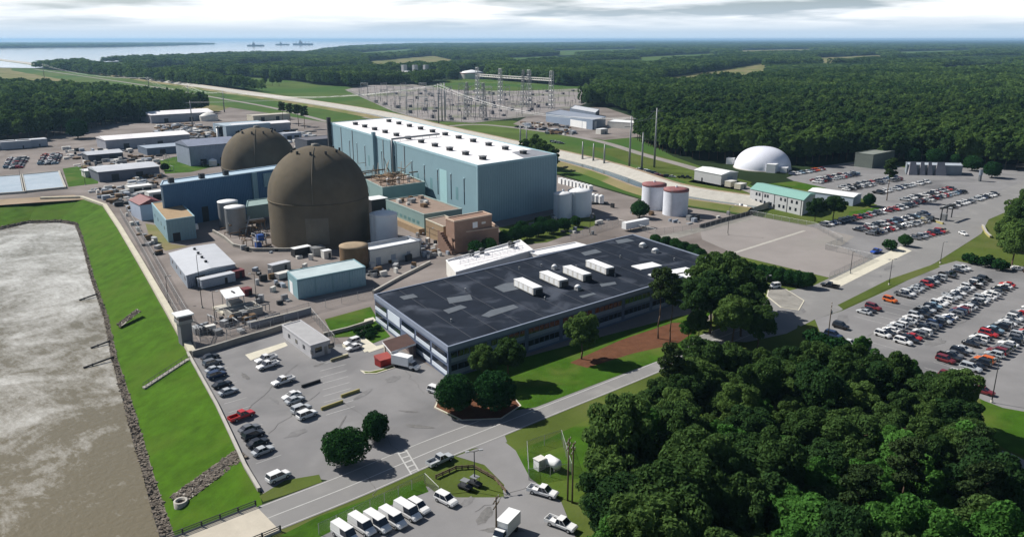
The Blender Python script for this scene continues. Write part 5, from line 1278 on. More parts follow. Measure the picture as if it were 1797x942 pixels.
def make_proto(kind):
    P = car_parts(kind); D = {}
    D['body'] = P['body'].mesh('body', PAINT); D['window'] = P['window'].mesh('window', GLASS); D['roof'] = P['roof'].mesh('roof', PAINT)
    w = MB(); w.tube((0, -.12, 0), (0, .12, 0), P['wr'], 12); D['wheel'] = w.mesh('wheel', TIRE)
    rm_ = MB(); rm_.tube((0, -.13, 0), (0, .13, 0), P['wr']*.55, 8); D['rim'] = rm_.mesh('rim', GALV)
    l = MB(); l.box(0, 0, -.08, .1, .34, .16); D['lamp'] = l.mesh('headlight', CHROME)
    m = MB()
    for k, src in ((0, P['body']), (1, P['window']), (0, P['roof'])):
        b = len(m.v); m.v += src.v; m.f += [tuple(b+i for i in f) for f in src.f]; m.m += [k]*len(src.f); m.sm += src.sm
    for x, y in P['wheels']: m.tube((x, y-.12, P['wr']), (x, y+.12, P['wr']), P['wr'], 8, 2)
    D['all'] = m.mesh(kind, [PAINT, GLASS, TIRE]); D['P'] = P; D['mb'] = m
    return D
KNAME = dict(sedan='sedan', suv='sport_utility_vehicle', pickup='pickup_truck', van='van')
COLS = {'white': (.74,.74,.74), 'silver': (.42,.44,.46), 'grey': (.13,.135,.145), 'black': (.012,.012,.014), 'dark blue': (.015,.03,.08), 'dark red': (.16,.012,.015), 'red': (.45,.02,.02), 'pale blue': (.22,.33,.42), 'orange': (.65,.13,.01), 'blue': (.02,.08,.42), 'tan': (.35,.3,.22)}
def car(kind, col, p, head, label, group=None, full=False, z=.06):
    """head: heading in degrees in the plant grid"""
    if kind not in CARP: CARP[kind] = make_proto(kind)
    D = CARP[kind]; loc = (p[0], p[1], z); c = (*COLS[col], 1)
    if not full:
        o = bpy.data.objects.new(KNAME[kind], D['all']); COL.objects.link(o); o.location = loc; o.rotation_euler[2] = math.radians(head); o.color = c; o.scale = (rc.uniform(.92, 1.08), rc.uniform(.95, 1.05), rc.uniform(.93, 1.1))
        return tag(o, label, {'suv': 'car', 'sedan': 'car', 'pickup': 'pickup', 'van': 'van'}[kind], group)
    t = thing(KNAME[kind], label, {'suv': 'car', 'sedan': 'car', 'pickup': 'pickup', 'van': 'van'}[kind], loc, group, math.radians(head))
    def ch(nm, me, l=(0, 0, 0), par=None):
        o = bpy.data.objects.new(nm, me); COL.objects.link(o); o.parent = par or t; o.location = l; o.color = c; return o
    ch('body', D['body']); ch('window', D['window']); ch('roof', D['roof'])
    for x, y in D['P']['wheels']:
        w = ch('wheel', D['wheel'], (x, y, D['P']['wr'])); ch('rim', D['rim'], (0, 0, 0), w)
    for l in D['P']['lamps']: ch('headlight', D['lamp'], l)
    return t
KW = dict(sedan='saloon', suv='tall car', pickup='pickup', van='van')
# ---- front car park, row along the canal wall
g = 'cars along the canal wall'
for k, (p, kd, cl_, lab) in enumerate((((369,630),'sedan','black','black saloon nearest the guard tower in the wall row'), ((373,641),'suv','grey','grey car second from the guard tower in the wall row'), ((377,652),'sedan','silver','silver saloon third from the guard tower in the wall row'),
        ((381,662),'suv','dark blue','dark blue car fourth from the guard tower in the wall row'), ((390,678),'sedan','black','dark saloon above the silver one in the wall row'), ((401,691),'sedan','silver','silver saloon above the red pickup'), ((425,734),'pickup','red','red pickup parked against the canal wall'),
        ((438,756),'sedan','grey','grey saloon just below the red pickup'), ((445,768),'suv','black','black car second below the red pickup'), ((453,781),'sedan','black','black saloon third below the red pickup'), ((462,795),'sedan','silver','silver saloon last below the red pickup'), ((489,841),'suv','white','white car alone at the near end of the wall row'))):
    q = at(*p); car(kd, cl_, q, 6, lab, g, True)
g = 'vehicles in the middle of the front car park'
for p, kd, cl_, h, lab in (((467,634),'pickup','white',186,'rear one of two white pickups below the dark fence'), ((470,645),'pickup','white',186,'front one of two white pickups below the dark fence'), ((497,673),'pickup','white',186,'white pickup alone in the middle of the front car park'),
        ((512,698),'sedan','white',186,'white saloon behind another in the middle row'), ((518,706),'sedan','silver',6,'silver saloon in front of a white one'), ((529,722),'suv','silver',6,'silver car behind the last white one of the middle row'), ((539,732),'suv','white',6,'white car at the near end of the middle row'),
        ((618,604),'suv','white',186,'white car with dark roof nearest the lawn'), ((621,613),'sedan','white',186,'white saloon parked at the foot of the lawn')):
    car(kd, cl_, at(*p), h, lab, g, True)
car('suv', 'white', at(766,690), -75, 'white car half hidden behind the round tree on the island', None, True)
car('pickup', 'silver', at(773,812), 2, 'grey pickup driving along the road past the crossing', None, True)
car('pickup', 'white', at(953,868), -68, 'white pickup parked on the side road', None, True)
car('pickup', 'white', at(985,925), -75, 'white pickup at the bottom edge below the wood', None, True)
g = 'white vans in the lower car park'
for k, (p, kd) in enumerate((((606,944),'van'),((636,930),'van'),((663,925),'van'),((690,918),'van'),((716,905),'van'),((735,895),'suv'))):
    car(kd, 'white', at(*p), -83, ('short white car at the right end of the van row' if kd == 'suv' else ORD[k]+' white van from the left in the lower car park'), g, True)
car('suv', 'white', at(783,882), -80, 'white car standing apart right of the van row', None, True)
for p, lab in (((817,858),'left dark utility cart by the lamp post'), ((834,852),'right dark utility cart by the lamp post')):
    c = at(*p); t = thing('utility_cart', lab, 'cart', (c.x, c.y, .06), 'utility carts', math.radians(-75))
    def loc_(mb, nm, m): 
        o = bpy.data.objects.new(nm, mb.mesh(nm, m)); COL.objects.link(o); o.parent = t
    q = MB(); loft_body(q, [(-1.4,.35,.8,.65),(.2,.35,.85,.7),(1.3,.4,.75,.6)]); loc_(q, 'body', DARK)
    q = MB(); q.box(-.1, 0, 1.8, 1.5, 1.3, .08); loc_(q, 'canopy', STEEL)
    for x in (-.75, .55):
        for y in (-.55, .55): q = MB(); q.tube((x, y, .7), (x, y, 1.8), .04, 4); loc_(q, 'post', DARK)
    for x in (-.9, .9):
        for y in (-.6, .6): q = MB(); q.tube((x, y-.1, .3), (x, y+.1, .3), .3, 10); loc_(q, 'wheel', TIRE)
def box_truck(p, head, label, L=6.0):
    c = at(*p); t = thing('box_truck', label, 'truck', (c.x, c.y, .05), None, math.radians(head))
    def part(mb, nm, m, par=None):
        o = bpy.data.objects.new(nm, mb.mesh(nm, m)); COL.objects.link(o); o.parent = par or t; o.color = (.74, .74, .74, 1); return o
    q = MB(); q.box(-L*.18, 0, .95, L*.68, 2.3, 2.4); part(q, 'cargo_box', WHITE)
    q = MB(); loft_body(q, [(L*.17,.5,1.35,1.0),(L*.33,.5,1.35,1.0),(L*.48,.5,1.2,.95),(L*.5,.55,.9,.85)]); part(q, 'body', PAINT)
    q = MB(); frustum(q, (L*.18, L*.36, .95), (L*.19, L*.29, .85), 1.35, 2.15); part(q, 'window', GLASS)
    q = MB(); q.box(L*.24, 0, 2.14, L*.11, 1.75, .08); part(q, 'roof', PAINT)
    q = MB(); q.box(-L*.05, 0, .55, L*.9, 1.0, .35); part(q, 'chassis', DARK)
    for x in (-L*.33, L*.34):
        for y in (-.95, .95): q = MB(); q.tube((x, y-.14, .45), (x, y+.14, .45), .45, 12); part(q, 'wheel', TIRE)
    return t
box_truck((714,646), -68, 'white box truck parked beside the entrance porch', 7.6)
box_truck((886,941), 200, 'white box truck at the bottom edge of the photo', 6.5)
box_truck((734,434), -60, 'white truck beside the block with the sunken roof', 8)
# ---- staff car park on the right
rc = random.Random(40)
def pick(): return rc.choices(['white','silver','grey','black','dark blue','dark red','red','pale blue','orange','tan'], [21,15,15,27,7,9,6,3,1,1])[0]
def kindp(): return rc.choices(['sedan','suv','pickup'], [5,4,2])[0]
def lot_row(x0, x1, y, head, row, group, sp=2.85, gaps=(), skew=0.0):
    n = int((x1-x0)/sp); k = 0
    for i in range(n):
        x = x0 + i*sp + rc.uniform(-.15, .15)
        if any(a <= x <= b for a, b in gaps) or rc.random() < .03: continue
        kd, cl_ = kindp(), pick(); yy = y + skew*(x-x0) + rc.uniform(-.3, .3)
        u, v = px((x, yy, .7))
        if u > 1830: continue
        car(kd, cl_, (x, yy), head + rc.uniform(-2, 2) + (180 if rc.random() < .3 else 0), f'{cl_} {KW[kd]}, {ORD[min(k, 35)]} from the near end, {row}', group); k += 1
G_ = 'cars in the staff car park'
lot_row(228.5, 306, 102.5, -94, 'row by road verge', G_, gaps=((236,244),(247.5,252.5)))
lot_row(213.5, 297, 90.0, -92, 'upper first double row', G_, skew=.03)
lot_row(212.5, 296, 83.6, 88, 'lower first double row', G_, skew=.01)
lot_row(208, 300, 71.0, -92, 'upper second double row', G_)
lot_row(207, 300, 64.4, 88, 'lower second double row', G_)
lot_row(206, 262, 47.5, -92, 'row at right edge', G_)
for p, kd, cl_, h, lab in (((1666,664),'suv','dark red',-88,'dark red car at the edge of the foreground wood'), ((1688,660),'pickup','white',-88,'white pickup beside the dark red car at the wood'), ((1706,678),'suv','white',-88,'white car below the white pickup by the wood'), ((1725,690),'sedan','dark red',-88,'maroon saloon nearest the lamp post at the wood'),
        ((1700,458),'suv','black',-60,'black car under the shrubs at the top of the staff car park'), ((1722,462),'sedan','dark red',-60,'dark red car under the shrubs at the top of the staff car park'), ((1748,466),'sedan','silver',-60,'silver car left of three under the trees at the top'), ((1766,470),'suv','white',-60,'white car middle of three under the trees at the top'), ((1786,474),'sedan','white',-60,'white car nearest the right edge under the trees'),
        ((1475,576),'suv','black',-88,'black car at the junction shrubs'), ((1462,592),'suv','dark blue',-88,'dark car half hidden by the junction shrubs'), ((1491,606),'sedan','white',-88,'white saloon near the small trees of the staff car park'), ((1512,610),'sedan','black',-88,'dark saloon beside the white one near the small trees'),
        ((1358,506),'suv','white',160,'white car parked beside the row of trees'), ((1456,504),'pickup','black',100,'black pickup with a trailer at the junction'), ((1537,444),'pickup','blue',175,'bright blue pickup beside the concrete apron'), ((1690,412),'sedan','white',-130,'white saloon driving on the approach road')):
    car(kd, cl_, at(*p), h, lab)
# ---- outer car park
def line_row(a, b, head, row, group, sp=2.9):
    A, B = Vector(at(*a)[:2]), Vector(at(*b)[:2]); L = (B-A).length
    for i in range(int(L/sp)):
        p = A.lerp(B, (i+.5)*sp/L); kd, cl_ = kindp(), pick()
        if rc.random() < .05: continue
        car(kd, cl_, p, head + rc.uniform(-2, 2), f'{cl_} {KW[kd]}, {ORD[min(i, 35)]} from the left, {row}', group)
G2 = 'cars in the outer car park'
line_row((1444,398), (1604,361), -90, 'row below the lawn', G2)
line_row((1502,406), (1628,377), -90, 'upper gate double row', G2); line_row((1524,413), (1638,386), 90, 'lower gate double row', G2)
line_row((1602,421), (1662,405), -90, 'short row by approach road', G2)
mbc = MB(); mcol = {}
def stuff_cars(name, label, rows):
    groups = {}
    for a, b, head in rows:
        A, B = Vector(at(*a)[:2]), Vector(at(*b)[:2]); L = (B-A).length
        for i in range(int(L/2.95)):
            if rc.random() < .08: continue
            p = A.lerp(B, (i+.5)*2.95/L); kd, cl_ = kindp(), pick(); h = math.radians(head + rc.uniform(-2, 2)); c_, s_ = math.cos(h), math.sin(h)
            if kd not in CARP: CARP[kd] = make_proto(kd)
            src = CARP[kd]['mb']; m = groups.setdefault('x', MB()); mi = list(COLS).index(cl_)
            b_ = len(m.v); m.v += [(p.x + x*c_ - y*s_, p.y + x*s_ + y*c_, z+.06) for x, y, z in src.v]; m.f += [tuple(b_+i for i in f) for f in src.f]
            m.m += [mi if k == 0 else (len(COLS) if k == 1 else len(COLS)+1) for k in src.m]; m.sm += src.sm
    ms = [mat('paint_'+k.replace(' ', '_'), v, .35, .03, 1, spec=.6) for k, v in COLS.items()] + [GLASS, TIRE]
    o = groups['x'].build(name, ms); tag(o, label, 'cars', kind='stuff'); return o
stuff_cars('parked_cars', 'rows of small distant parked cars near the white dome and visitor centre', [((1388,308),(1446,298),-90), ((1425,319),(1504,304),-90), ((1431,322),(1510,306),90), ((1476,331),(1577,312),-90), ((1482,335),(1583,315),90), ((1538,341),(1630,320),-90), ((1585,353),(1676,331),-90), ((1600,359),(1693,337),90), ((1660,367),(1748,342),-90),
    ((12,296),(22,278),0), ((22,297),(34,278),180), ((34,296),(46,277),0), ((72,290),(82,272),0), ((84,290),(94,271),180), ((96,289),(104,272),0), ((1120,298),(1160,309),-60), ((1150,310),(1215,314),-60), ((968,250),(992,254),-60), ((905,224),(1012,236),-60)])

# ================================================================== STREET FURNITURE, FENCES, LINES
def lamp_post(p, h, label, heads=2, group=None, m=DARK, base=None):
    c = at(*p) if base is None else base; t = thing('lamp_post', label, 'lamp post', (c.x, c.y, 0), group)
    q = MB(); q.tube((c.x, c.y, 0), (c.x, c.y, h), .13, 8, 0, .08); q.build('pole', m, t); MB().lathe(c.x, c.y, [(.3, 0), (.3, .6), (.1, .6)], 10).build('base', CONC, t)
    for k in range(heads):
        s_ = 1 if k == 0 else -1; q = MB(); q.tube((c.x, c.y, h-.1), (c.x+s_*.9, c.y-s_*.4, h+.1), .06, 5); q.build('arm', m, t)
        MB().box(c.x+s_*1.2, c.y-s_*.5, h, .75, .4, .2, -.4).build('lamp_head', GALV, t)
    return t
for p, h, lab, n in (((452,546),12,'lamp post on the yard between workshop and aqua shed',2), ((378,566),9.5,'lamp post beside the canopy',1), ((355,540),17,'tall lamp post in front of the workshop',1), ((296,530),8.5,'lamp post beside the canal road',1), ((833,852),7.2,'twin lamp post beside the utility carts',2), ((1740,706),11,'twin lamp post at the edge of the staff car park',2),
                     ((1560,500),9,'lamp post on the verge beside the approach road',2), ((1650,462),8,'curved lamp post at the top of the staff car park',1), ((1343,515),6,'lamp post beside the white car near the trees',1), ((1277,412),12,'lamp post on the concrete pad fence',1), ((1492,480),8,'lamp post on the apron by the concrete pad',1), ((1035,412),9,'lamp post behind the white annex',1), ((755,445),10,'lamp post on the yard before the brick building',1), ((738,450),9,'lamp post beside the white truck in the yard',1), ((40,337),12,'lamp post between the settling basins',1), ((150,325),12,'lamp post on the small works lawn',1)):
    lamp_post(p, h, lab, n)
for p, h, lab in (((1452,600),11.5,'utility pole with crossarms at the road junction'), ((996,878),12.5,'left utility pole at the tank compound'), ((1004,882),12,'right utility pole at the tank compound'), ((871,945),8,'utility pole at the bottom edge in the lower car park')):
    c = at(*p); t = thing('utility_pole', lab, 'utility pole', (c.x, c.y, 0)); MB().tube((c.x, c.y, 0), (c.x, c.y, h), .17, 8, 0, .11).build('pole', WOOD, t)
    for z in (h-.6, h-1.7):
        MB().box(c.x, c.y, z, 2.6, .14, .16, .5).build('crossarm', WOOD, t)
        for k in (-1.1, -.4, .4, 1.1): MB().lathe(c.x+k*math.cos(.5), c.y+k*math.sin(.5), [(.06, z+.16), (.09, z+.3), (.02, z+.42)], 6).build('insulator', OFFW, t)
    if 'junction' in lab: MB().lathe(c.x+.35, c.y, [(.02, h-3.4), (.28, h-3.4), (.28, h-2.5), (.02, h-2.4)], 10).build('transformer', GALV, t)
POST = MB().tube((0, 0, 0), (0, 0, 1), .06, 5).mesh('post', GALV)
def fence(pts, h, label, sp=4.0, m=None, rail=True, world=False):
    L = [Vector(p[:2]) if world else Vector(at(*p)[:2]) for p in pts]; t = thing('chain_link_fence', label, 'fence', (L[0].x, L[0].y, 0)); q = MB(); r = MB()
    for a, b in zip(L[:-1], L[1:]):
        n = max(1, int((b-a).length/sp))
        for k in range(n+1):
            p = a.lerp(b, k/n); o = bpy.data.objects.new('post', POST); COL.objects.link(o); o.parent = t; o.location = (p.x-L[0].x, p.y-L[0].y, 0); o.scale = (1, 1, h)
        q.face([(a.x, a.y, .05), (b.x, b.y, .05), (b.x, b.y, h), (a.x, a.y, h)]); r.tube((a.x, a.y, h), (b.x, b.y, h), .035, 4)
    q.build('mesh_panel', m or LINK, t); r.build('top_rail', GALV, t)
    return t
fence([(212,378),(258,458),(300,538),(340,608)], 3.2, 'outer chain link fence along the canal road')
fence([(222,372),(270,455),(312,530),(352,598)], 3.2, 'inner chain link fence along the canal road')
fence([(344,620),(425,597),(500,573),(547,557)], 3.2, 'chain link fence between yard and front car park')
fence([(352,604),(430,583),(505,560),(543,548)], 3.2, 'inner chain link fence behind the front car park')
fence([(547,557),(588,606)], 3.0, 'chain link fence beside the gatehouse', 3)
fence([(543,548),(600,533),(656,520)], 3.0, 'chain link fence below the aqua shed')
fence([(1228,404),(1316,378),(1430,400),(1478,426),(1448,438),(1530,456),(1455,490)], 2.4, 'chain link fence around the concrete pad')
fence([(560,938),(650,895),(746,848)], 2.2, 'chain link fence behind the white vans', 3)
fence([(746,848),(770,872)], 2.2, 'short chain link fence beside the car park entrance', 3)
fence([(925,792),(985,772),(1003,832),(928,842),(925,792)], 2.4, 'chain link fence round the small tank compound', 3)
fence([(612,160),(655,180),(745,213),(830,218),(930,207),(1000,195),(1045,176)], 3, 'chain link fence along the near side of the switchyard', 9)
fence([(1000,420),(1085,395),(1150,412),(1228,404)], 2.6, 'chain link fence beside the white trailer')
def dark_wall(pts, h, th_, m, label, name='low_wall'):
    L = [tuple(at(*p)[:2]) for p in pts]; A, B = offset_line(L, th_/2), offset_line(L, -th_/2); t = thing(name, label, 'wall', (*L[0], 0))
    for k in range(len(L)-1):
        MB().prism([A[k], A[k+1], B[k+1], B[k]], 0, h).build('wall_panel', m, t)
        MB().prism([Vector(A[k]).lerp(Vector(B[k]), -.15), Vector(A[k+1]).lerp(Vector(B[k+1]), -.15), Vector(B[k+1]).lerp(Vector(A[k+1]), -.15), Vector(B[k]).lerp(Vector(A[k]), -.15)], h, h+.1).build('coping', CONC if m is not DARK else DARK, t)
    return t
dark_wall([(338,626),(380,614),(425,600),(470,587),(512,573)], 1.6, .5, CONCD, 'dark concrete wall at the top of the front car park')
dark_wall([(440,576),(480,566),(520,556),(546,549)], 1.8, .6, mat('blue_grey_wall', (.24, .26, .31), .8), 'blue grey barrier wall left of the gatehouse')
dark_wall([(374,408),(395,420),(410,433),(445,441),(500,441),(548,439)], 1.2, .5, CONCD, 'curved low concrete wall round the near dome')
dark_wall([(1228,400),(1270,388),(1320,375)], 1.4, .5, DARK, 'dark wall along the back of the concrete pad')
dark_wall([(568,590),(610,580),(655,566)], 1.0, .4, CONCD, 'low wall across the office lawn')
dark_wall([(755,462),(700,490),(655,515)], .9, .6, CONC, 'pale low wall behind the office corner')
for pts_, lab in (([(1617,384),(1636,388),(1655,394)], 'yellow barrier at the car park gate'), ([(1724,398),(1730,410),(1738,418)], 'curved yellow barrier across the approach road')):
    dark_wall(pts_, 1.0, .7, YELLOW, lab, 'yellow_barrier')
# canal parapet and guard rails
t = thing('canal_parapet', 'long pale concrete parapet along the top of the canal bank', 'wall', tuple(T3[6]))
PL = [(p.x, p.y) for p in T3[6:13]]; A, B = offset_line(PL, -.2), offset_line(PL, -2.0)
for k in range(len(PL)-1):
    MB().prism([A[k], A[k+1], B[k+1], B[k]], -.2, .95).build('wall_panel', mat('parapet_concrete', (.50, .47, .38), .85, .12, .3), t)
dark_wall([T_[k] for k in (6, 5, 4, 3, 2)], .7, .5, CONCD, 'narrow grey kerb wall between car park and canal bank')
# bridge over the canal
BC = Vector(road_c[0]); BD = (BC - Vector(road_c[4])).normalized(); bl = [tuple(BC - BD*9), tuple(BC), tuple(BC + BD*60), tuple(BC + BD*170)]
bt = thing('road_bridge', 'pale concrete road bridge over the canal at the bottom left', 'bridge', (bl[0][0], bl[0][1], 0))
A, B = offset_line(bl, 5.2), offset_line(bl, -5.2); q = MB()
for k in range(3): q.prism([A[k], A[k+1], B[k+1], B[k]], -1.2, .075)
q.build('deck', mat('bridge_concrete', (.47, .43, .36), .85, .12, .2), bt)
for s_ in (1, -1):
    E_ = offset_line(bl, 5.0*s_); q = MB(); d_ = (Vector(E_[3])-Vector(E_[0])); L_ = d_.length
    for z in (.65, 1.05): MB().tube((*E_[0], z), (*E_[3], z), .09, 5).build('rail', DARK, bt)
    MB().tube((*E_[0], .2), (*E_[3], .2), .2, 4).build('kerb', CONC, bt)
    for k in range(int(L_/3.2)):
        p = Vector(E_[0]) + d_*(k*3.2/L_); MB().box(p.x, p.y, .05, .25, .25, 1.1).build('post', DARK, bt)
# bank details
a, b = at(331,630,0), at(254,680,-3.6)
t = thing('bank_stair', 'handrailed concrete steps running down the canal bank', 'stairs', tuple(a))
for k in range(16):
    p = a.lerp(b, (k+.5)/16); MB().box(p.x, p.y, p.z-.25, 1.4, 1.2, .42, math.atan2(b.y-a.y, b.x-a.x)).build('step', CONC, t)
q = MB(); n_ = Vector((-(b-a).y, (b-a).x, 0)).normalized()*.7
for s_ in (-1, 1):
    q.tube(a+n_*s_+Vector((0, 0, 1)), b+n_*s_+Vector((0, 0, 1)), .07, 5)
    for k in range(9): p = a.lerp(b, k/8)+n_*s_; q.tube(p, p+Vector((0, 0, 1)), .05, 4)
q.build('handrail', DARK, t)
def chute(lab, a, b, za, zb, w, seed, n):
    A0, B0 = at(*a, za), at(*b, zb); d_ = (B0-A0); nn = Vector((-d_.y, d_.x, 0)).normalized(); t = thing('drain_chute', lab, 'drain', tuple(A0)); up = Vector((0, 0, .42))
    q = MB(); q.face([A0+nn*w+up, B0+nn*w+up, B0-nn*w+up, A0-nn*w+up]); q.build('apron', mat('chute_stone', (.30, .28, .25), .95, .3, .5, detail=9), t)
    rocks('chute_stones', 'stones lining a drain chute on the canal bank', [A0+nn*w+up, B0+nn*w+up], [A0-nn*w+up, B0-nn*w+up], n, .15, .4, seed)
    return t
t = chute('wide stony drain chute at the near end of the canal bank', (425,798), (308,882), -.2, -4.4, 2.2, 8, 900)
e = at(318,884,-4.0); MB().lathe(e.x, e.y, [(1.3, -5), (1.3, -3.2), (.9, -3.2), (.9, -4.6), (.02, -4.6)], 18).build('outfall_pipe', CONC, t); e = at(378,826,-2); MB().box(e.x, e.y, -2.4, 1.6, 1.2, 1.0).build('grate', DARK, t)
chute('narrow stony gutter across the canal bank', (244,546), (208,574), -.4, -4.0, 1.6, 9, 200)
for k, (p, l) in enumerate((((190,600),5),((186,632),6),((160,520),4))):
    c = at(*p, -5.6); t = thing('mooring_beam', ('dark timber beam sticking out into the canal water' + (' above the stairs', ' beside the stairs', ' near the upper foam')[k]), 'beam', tuple(c)); MB().tube((c.x+2, c.y, -5.1), (c.x-l, c.y-1, -5.8), .25, 6).build('beam', DARK, t); MB().tube((c.x-l*.6, c.y-.6, -7), (c.x-l*.6, c.y-.6, -5.3), .18, 6).build('pile', DARK, t)
# tank compound by the wood
c = at(947,822); t = thing('equipment_cabinet', 'white equipment cabinet in the fenced compound', 'cabinet', (c.x, c.y, 0)); MB().box(c.x, c.y, 0, 1.9, 1.5, 2.2).build('casing', WHITE, t); MB().box(c.x, c.y, 2.2, 2.1, 1.7, .15).build('lid', OFFW, t); MB().box(c.x, c.y-.78, .3, 1.4, .06, 1.7).build('door', GALV, t)
c = at(970,822); t = thing('propane_tank', 'white rounded tank in the fenced compound', 'tank', (c.x, c.y, 0)); q = MB(); q.lathe(0, 0, [(.05, -2), (.7, -1.8), (1.05, -1.3), (1.05, 1.3), (.7, 1.8), (.05, 2)], 18)
q.v = [(c.x+x, c.y+z_, 1.5+y) for x, y, z_ in q.v]; q.build('vessel', WHITE, t)
for s_ in (-1.1, 1.1): MB().box(c.x, c.y+s_, 0, 1.5, .35, .8).build('saddle', CONC, t)
# lorry trailer, gas bottles
c = at(1115,402); t = thing('lorry_trailer', 'long white lorry trailer behind the office', 'trailer', (c.x, c.y, 0)); r_ = math.radians(-3)
MB().box(c.x, c.y, 1.1, 14.5, 2.6, 2.8, r_).build('box', WHITE, t); MB().box(c.x, c.y, .8, 13, 1.2, .3, r_).build('chassis', DARK, t)
for x in (4.2, 5.6): 
    for y in (-1.0, 1.0): MB().tube((c.x+x, c.y+y-.15, .5), (c.x+x, c.y+y+.15, .5), .5, 12).build('wheel', TIRE, t)
for y in (-.8, .8): MB().box(c.x-4, c.y+y, 0, .2, .2, .9).build('landing_leg', DARK, t)
for k, x in enumerate((1041, 1048, 1055)):
    c = at(x, 356+k*1.3); tank('gas_vessel', ('left','middle','right')[k]+' one of three small white vessels beside the canal road', c, 1.35, 4.2, WHITE, WHITE, .8, 'small white vessels', rail=False, z0=.9)
c = at(1048,358); t = thing('flat_trailer', 'dark flat trailer under the three white vessels', 'trailer', (c.x, c.y, 0)); MB().box(c.x, c.y, .5, 11, 3, .4, math.radians(-38)).build('bed', DARK, t)
for s_ in (-3, 0, 3): MB().tube((c.x+s_*.8-.1, c.y-s_*.6-1.2, .45), (c.x+s_*.8+.1, c.y-s_*.6-1.0, .45), .45, 10).build('wheel', TIRE, t)
for k in range(9):
    c = at(985+k*6.2, 322+k*1.6); skid('white_tank_box', ORD[k]+' white box from the left in the row beside the intake canal', 'box', c, 4, 2.4, 3, WHITE, math.radians(70), WHITE, 'white boxes beside the intake canal', legs=False)
for p, lab in (((1300,365),'round white reel beside the green roofed building'),):
    c = at(*p); t = thing('cable_reel', lab, 'reel', (c.x, c.y, 0)); MB().lathe(c.x, c.y, [(3.4, 0), (3.4, 1.2), (2.6, 1.2), (2.6, .4), (.02, .4)], 24).build('rim', OFFW, t); MB().lathe(c.x, c.y, [(1.0, .4), (1.0, 2.0), (.02, 2.1)], 12).build('hub', GALV, t)
# gate structure in the outer car park
c = at(1660,385); t = thing('gate_gantry', 'dark gate gantry with a booth at the car park entrance', 'gate', (c.x, c.y, 0))
for dx in (-6, 0, 6): MB().tube((c.x+dx, c.y, 0), (c.x+dx, c.y, 6), .25, 6).build('post', DARK, t)
MB().box(c.x, c.y, 5.8, 15, 1.2, .7).build('beam', DARK, t); MB().box(c.x-3, c.y, .05, 2.4, 2.4, 3).build('booth', STEEL, t)
c = at(1719,318); t = thing('sign_pylon', 'grey sign pylon beside the visitor centre', 'sign', (c.x, c.y, 0)); MB().box(c.x, c.y, 0, 3, .8, 7).build('pillar', STEEL, t); MB().box(c.x, c.y-.05, 3.5, 3.4, .9, 3).build('panel', GREYB, t)
# ------------------------------------------------------------------ power lines and switchyard
def mono(p, h, label, group, arms=3, m=STEEL):
    c = at(*p); t = thing('transmission_pole', label, 'pylon', (c.x, c.y, 0), group); MB().tube((c.x, c.y, 0), (c.x, c.y, h), .75, 8, 0, .35).build('pole', m, t)
    for k in range(arms):
        z = h - 2 - k*4.5; MB().tube((c.x-4.2, c.y+1.5, z), (c.x+4.2, c.y-1.5, z), .18, 5).build('crossarm', m, t)
    return Vector((c.x, c.y, h))
tops = {}
for nm, p, h, lab in (('a',(770,222),40,'left one of three steel poles before the switchyard'), ('b',(776,213),38,'middle one of three steel poles before the switchyard'), ('c',(781,212),38,'right one of three steel poles before the switchyard'), ('d',(394,197),24,'steel pole right of the left forest corner'), ('e',(333,187),26,'steel pole rising behind the left forest'), ('f',(263,166),26,'steel pole in front of the far canal bend'),
                      ('g',(78,137),30,'steel pole far left in the canal corridor'), ('h',(338,222),24,'steel pole beside the far warehouse'), ('i',(1104,299),34,'left tall pole of the line before the right forest'), ('j',(1126,299),24,'middle pole of the line before the right forest'), ('k',(1148,294),38,'right tall pole of the line before the right forest'), ('l',(1022,285),14,'left short pole on the meadow beyond the turbine hall'), ('m',(1041,289),14,'middle short pole on the meadow beyond the turbine hall'), ('n',(1060,294),15,'right short pole on the meadow beyond the turbine hall'),
                      ('o',(913,262),18,'left short pole on the meadow behind the white roof'), ('q',(924,264),18,'right short pole on the meadow behind the white roof')):
    tops[nm] = mono(p, h, lab, 'transmission poles', 0 if nm in 'abcjlmnoq' else 2)
def wires(label, A, B, n=3, sag=6, r=.09):
    t = thing('power_line', label, 'cable', tuple(A))
    for k in range(n):
        off = Vector(((k-(n-1)/2)*3.2, -(k-(n-1)/2)*1.2, -1-abs(k-1)*.6)); q = MB(); P = []
        for i in range(13):
            u = i/12; p = A.lerp(B, u) + off; p.z -= 4*sag*u*(1-u); P.append(p)
        for i in range(12): q.tube(P[i], P[i+1], r, 4)
        q.build('conductor', GALV, t)
fa = at(30,128); fa = Vector((fa.x, fa.y, 34))
for A, B, lab, n in ((tops['g'], tops['f'], 'wires over the far canal corridor', 3), (tops['f'], tops['e'], 'wires above the left forest', 3), (tops['e'], tops['d'], 'wires from the forest pole to the corridor pole', 3), (tops['d'], tops['b'], 'long wires from the corridor pole to the switchyard', 3), (tops['h'], tops['a'], 'long wires from the warehouse pole to the switchyard', 3), (tops['i'], tops['k'], 'wires between the tall poles by the forest', 2), (tops['a'], tops['i'], 'wires from the switchyard poles along the meadow', 3)):
    wires(lab, A, B, n, 9 if (A-B).length > 250 else 4, .06)
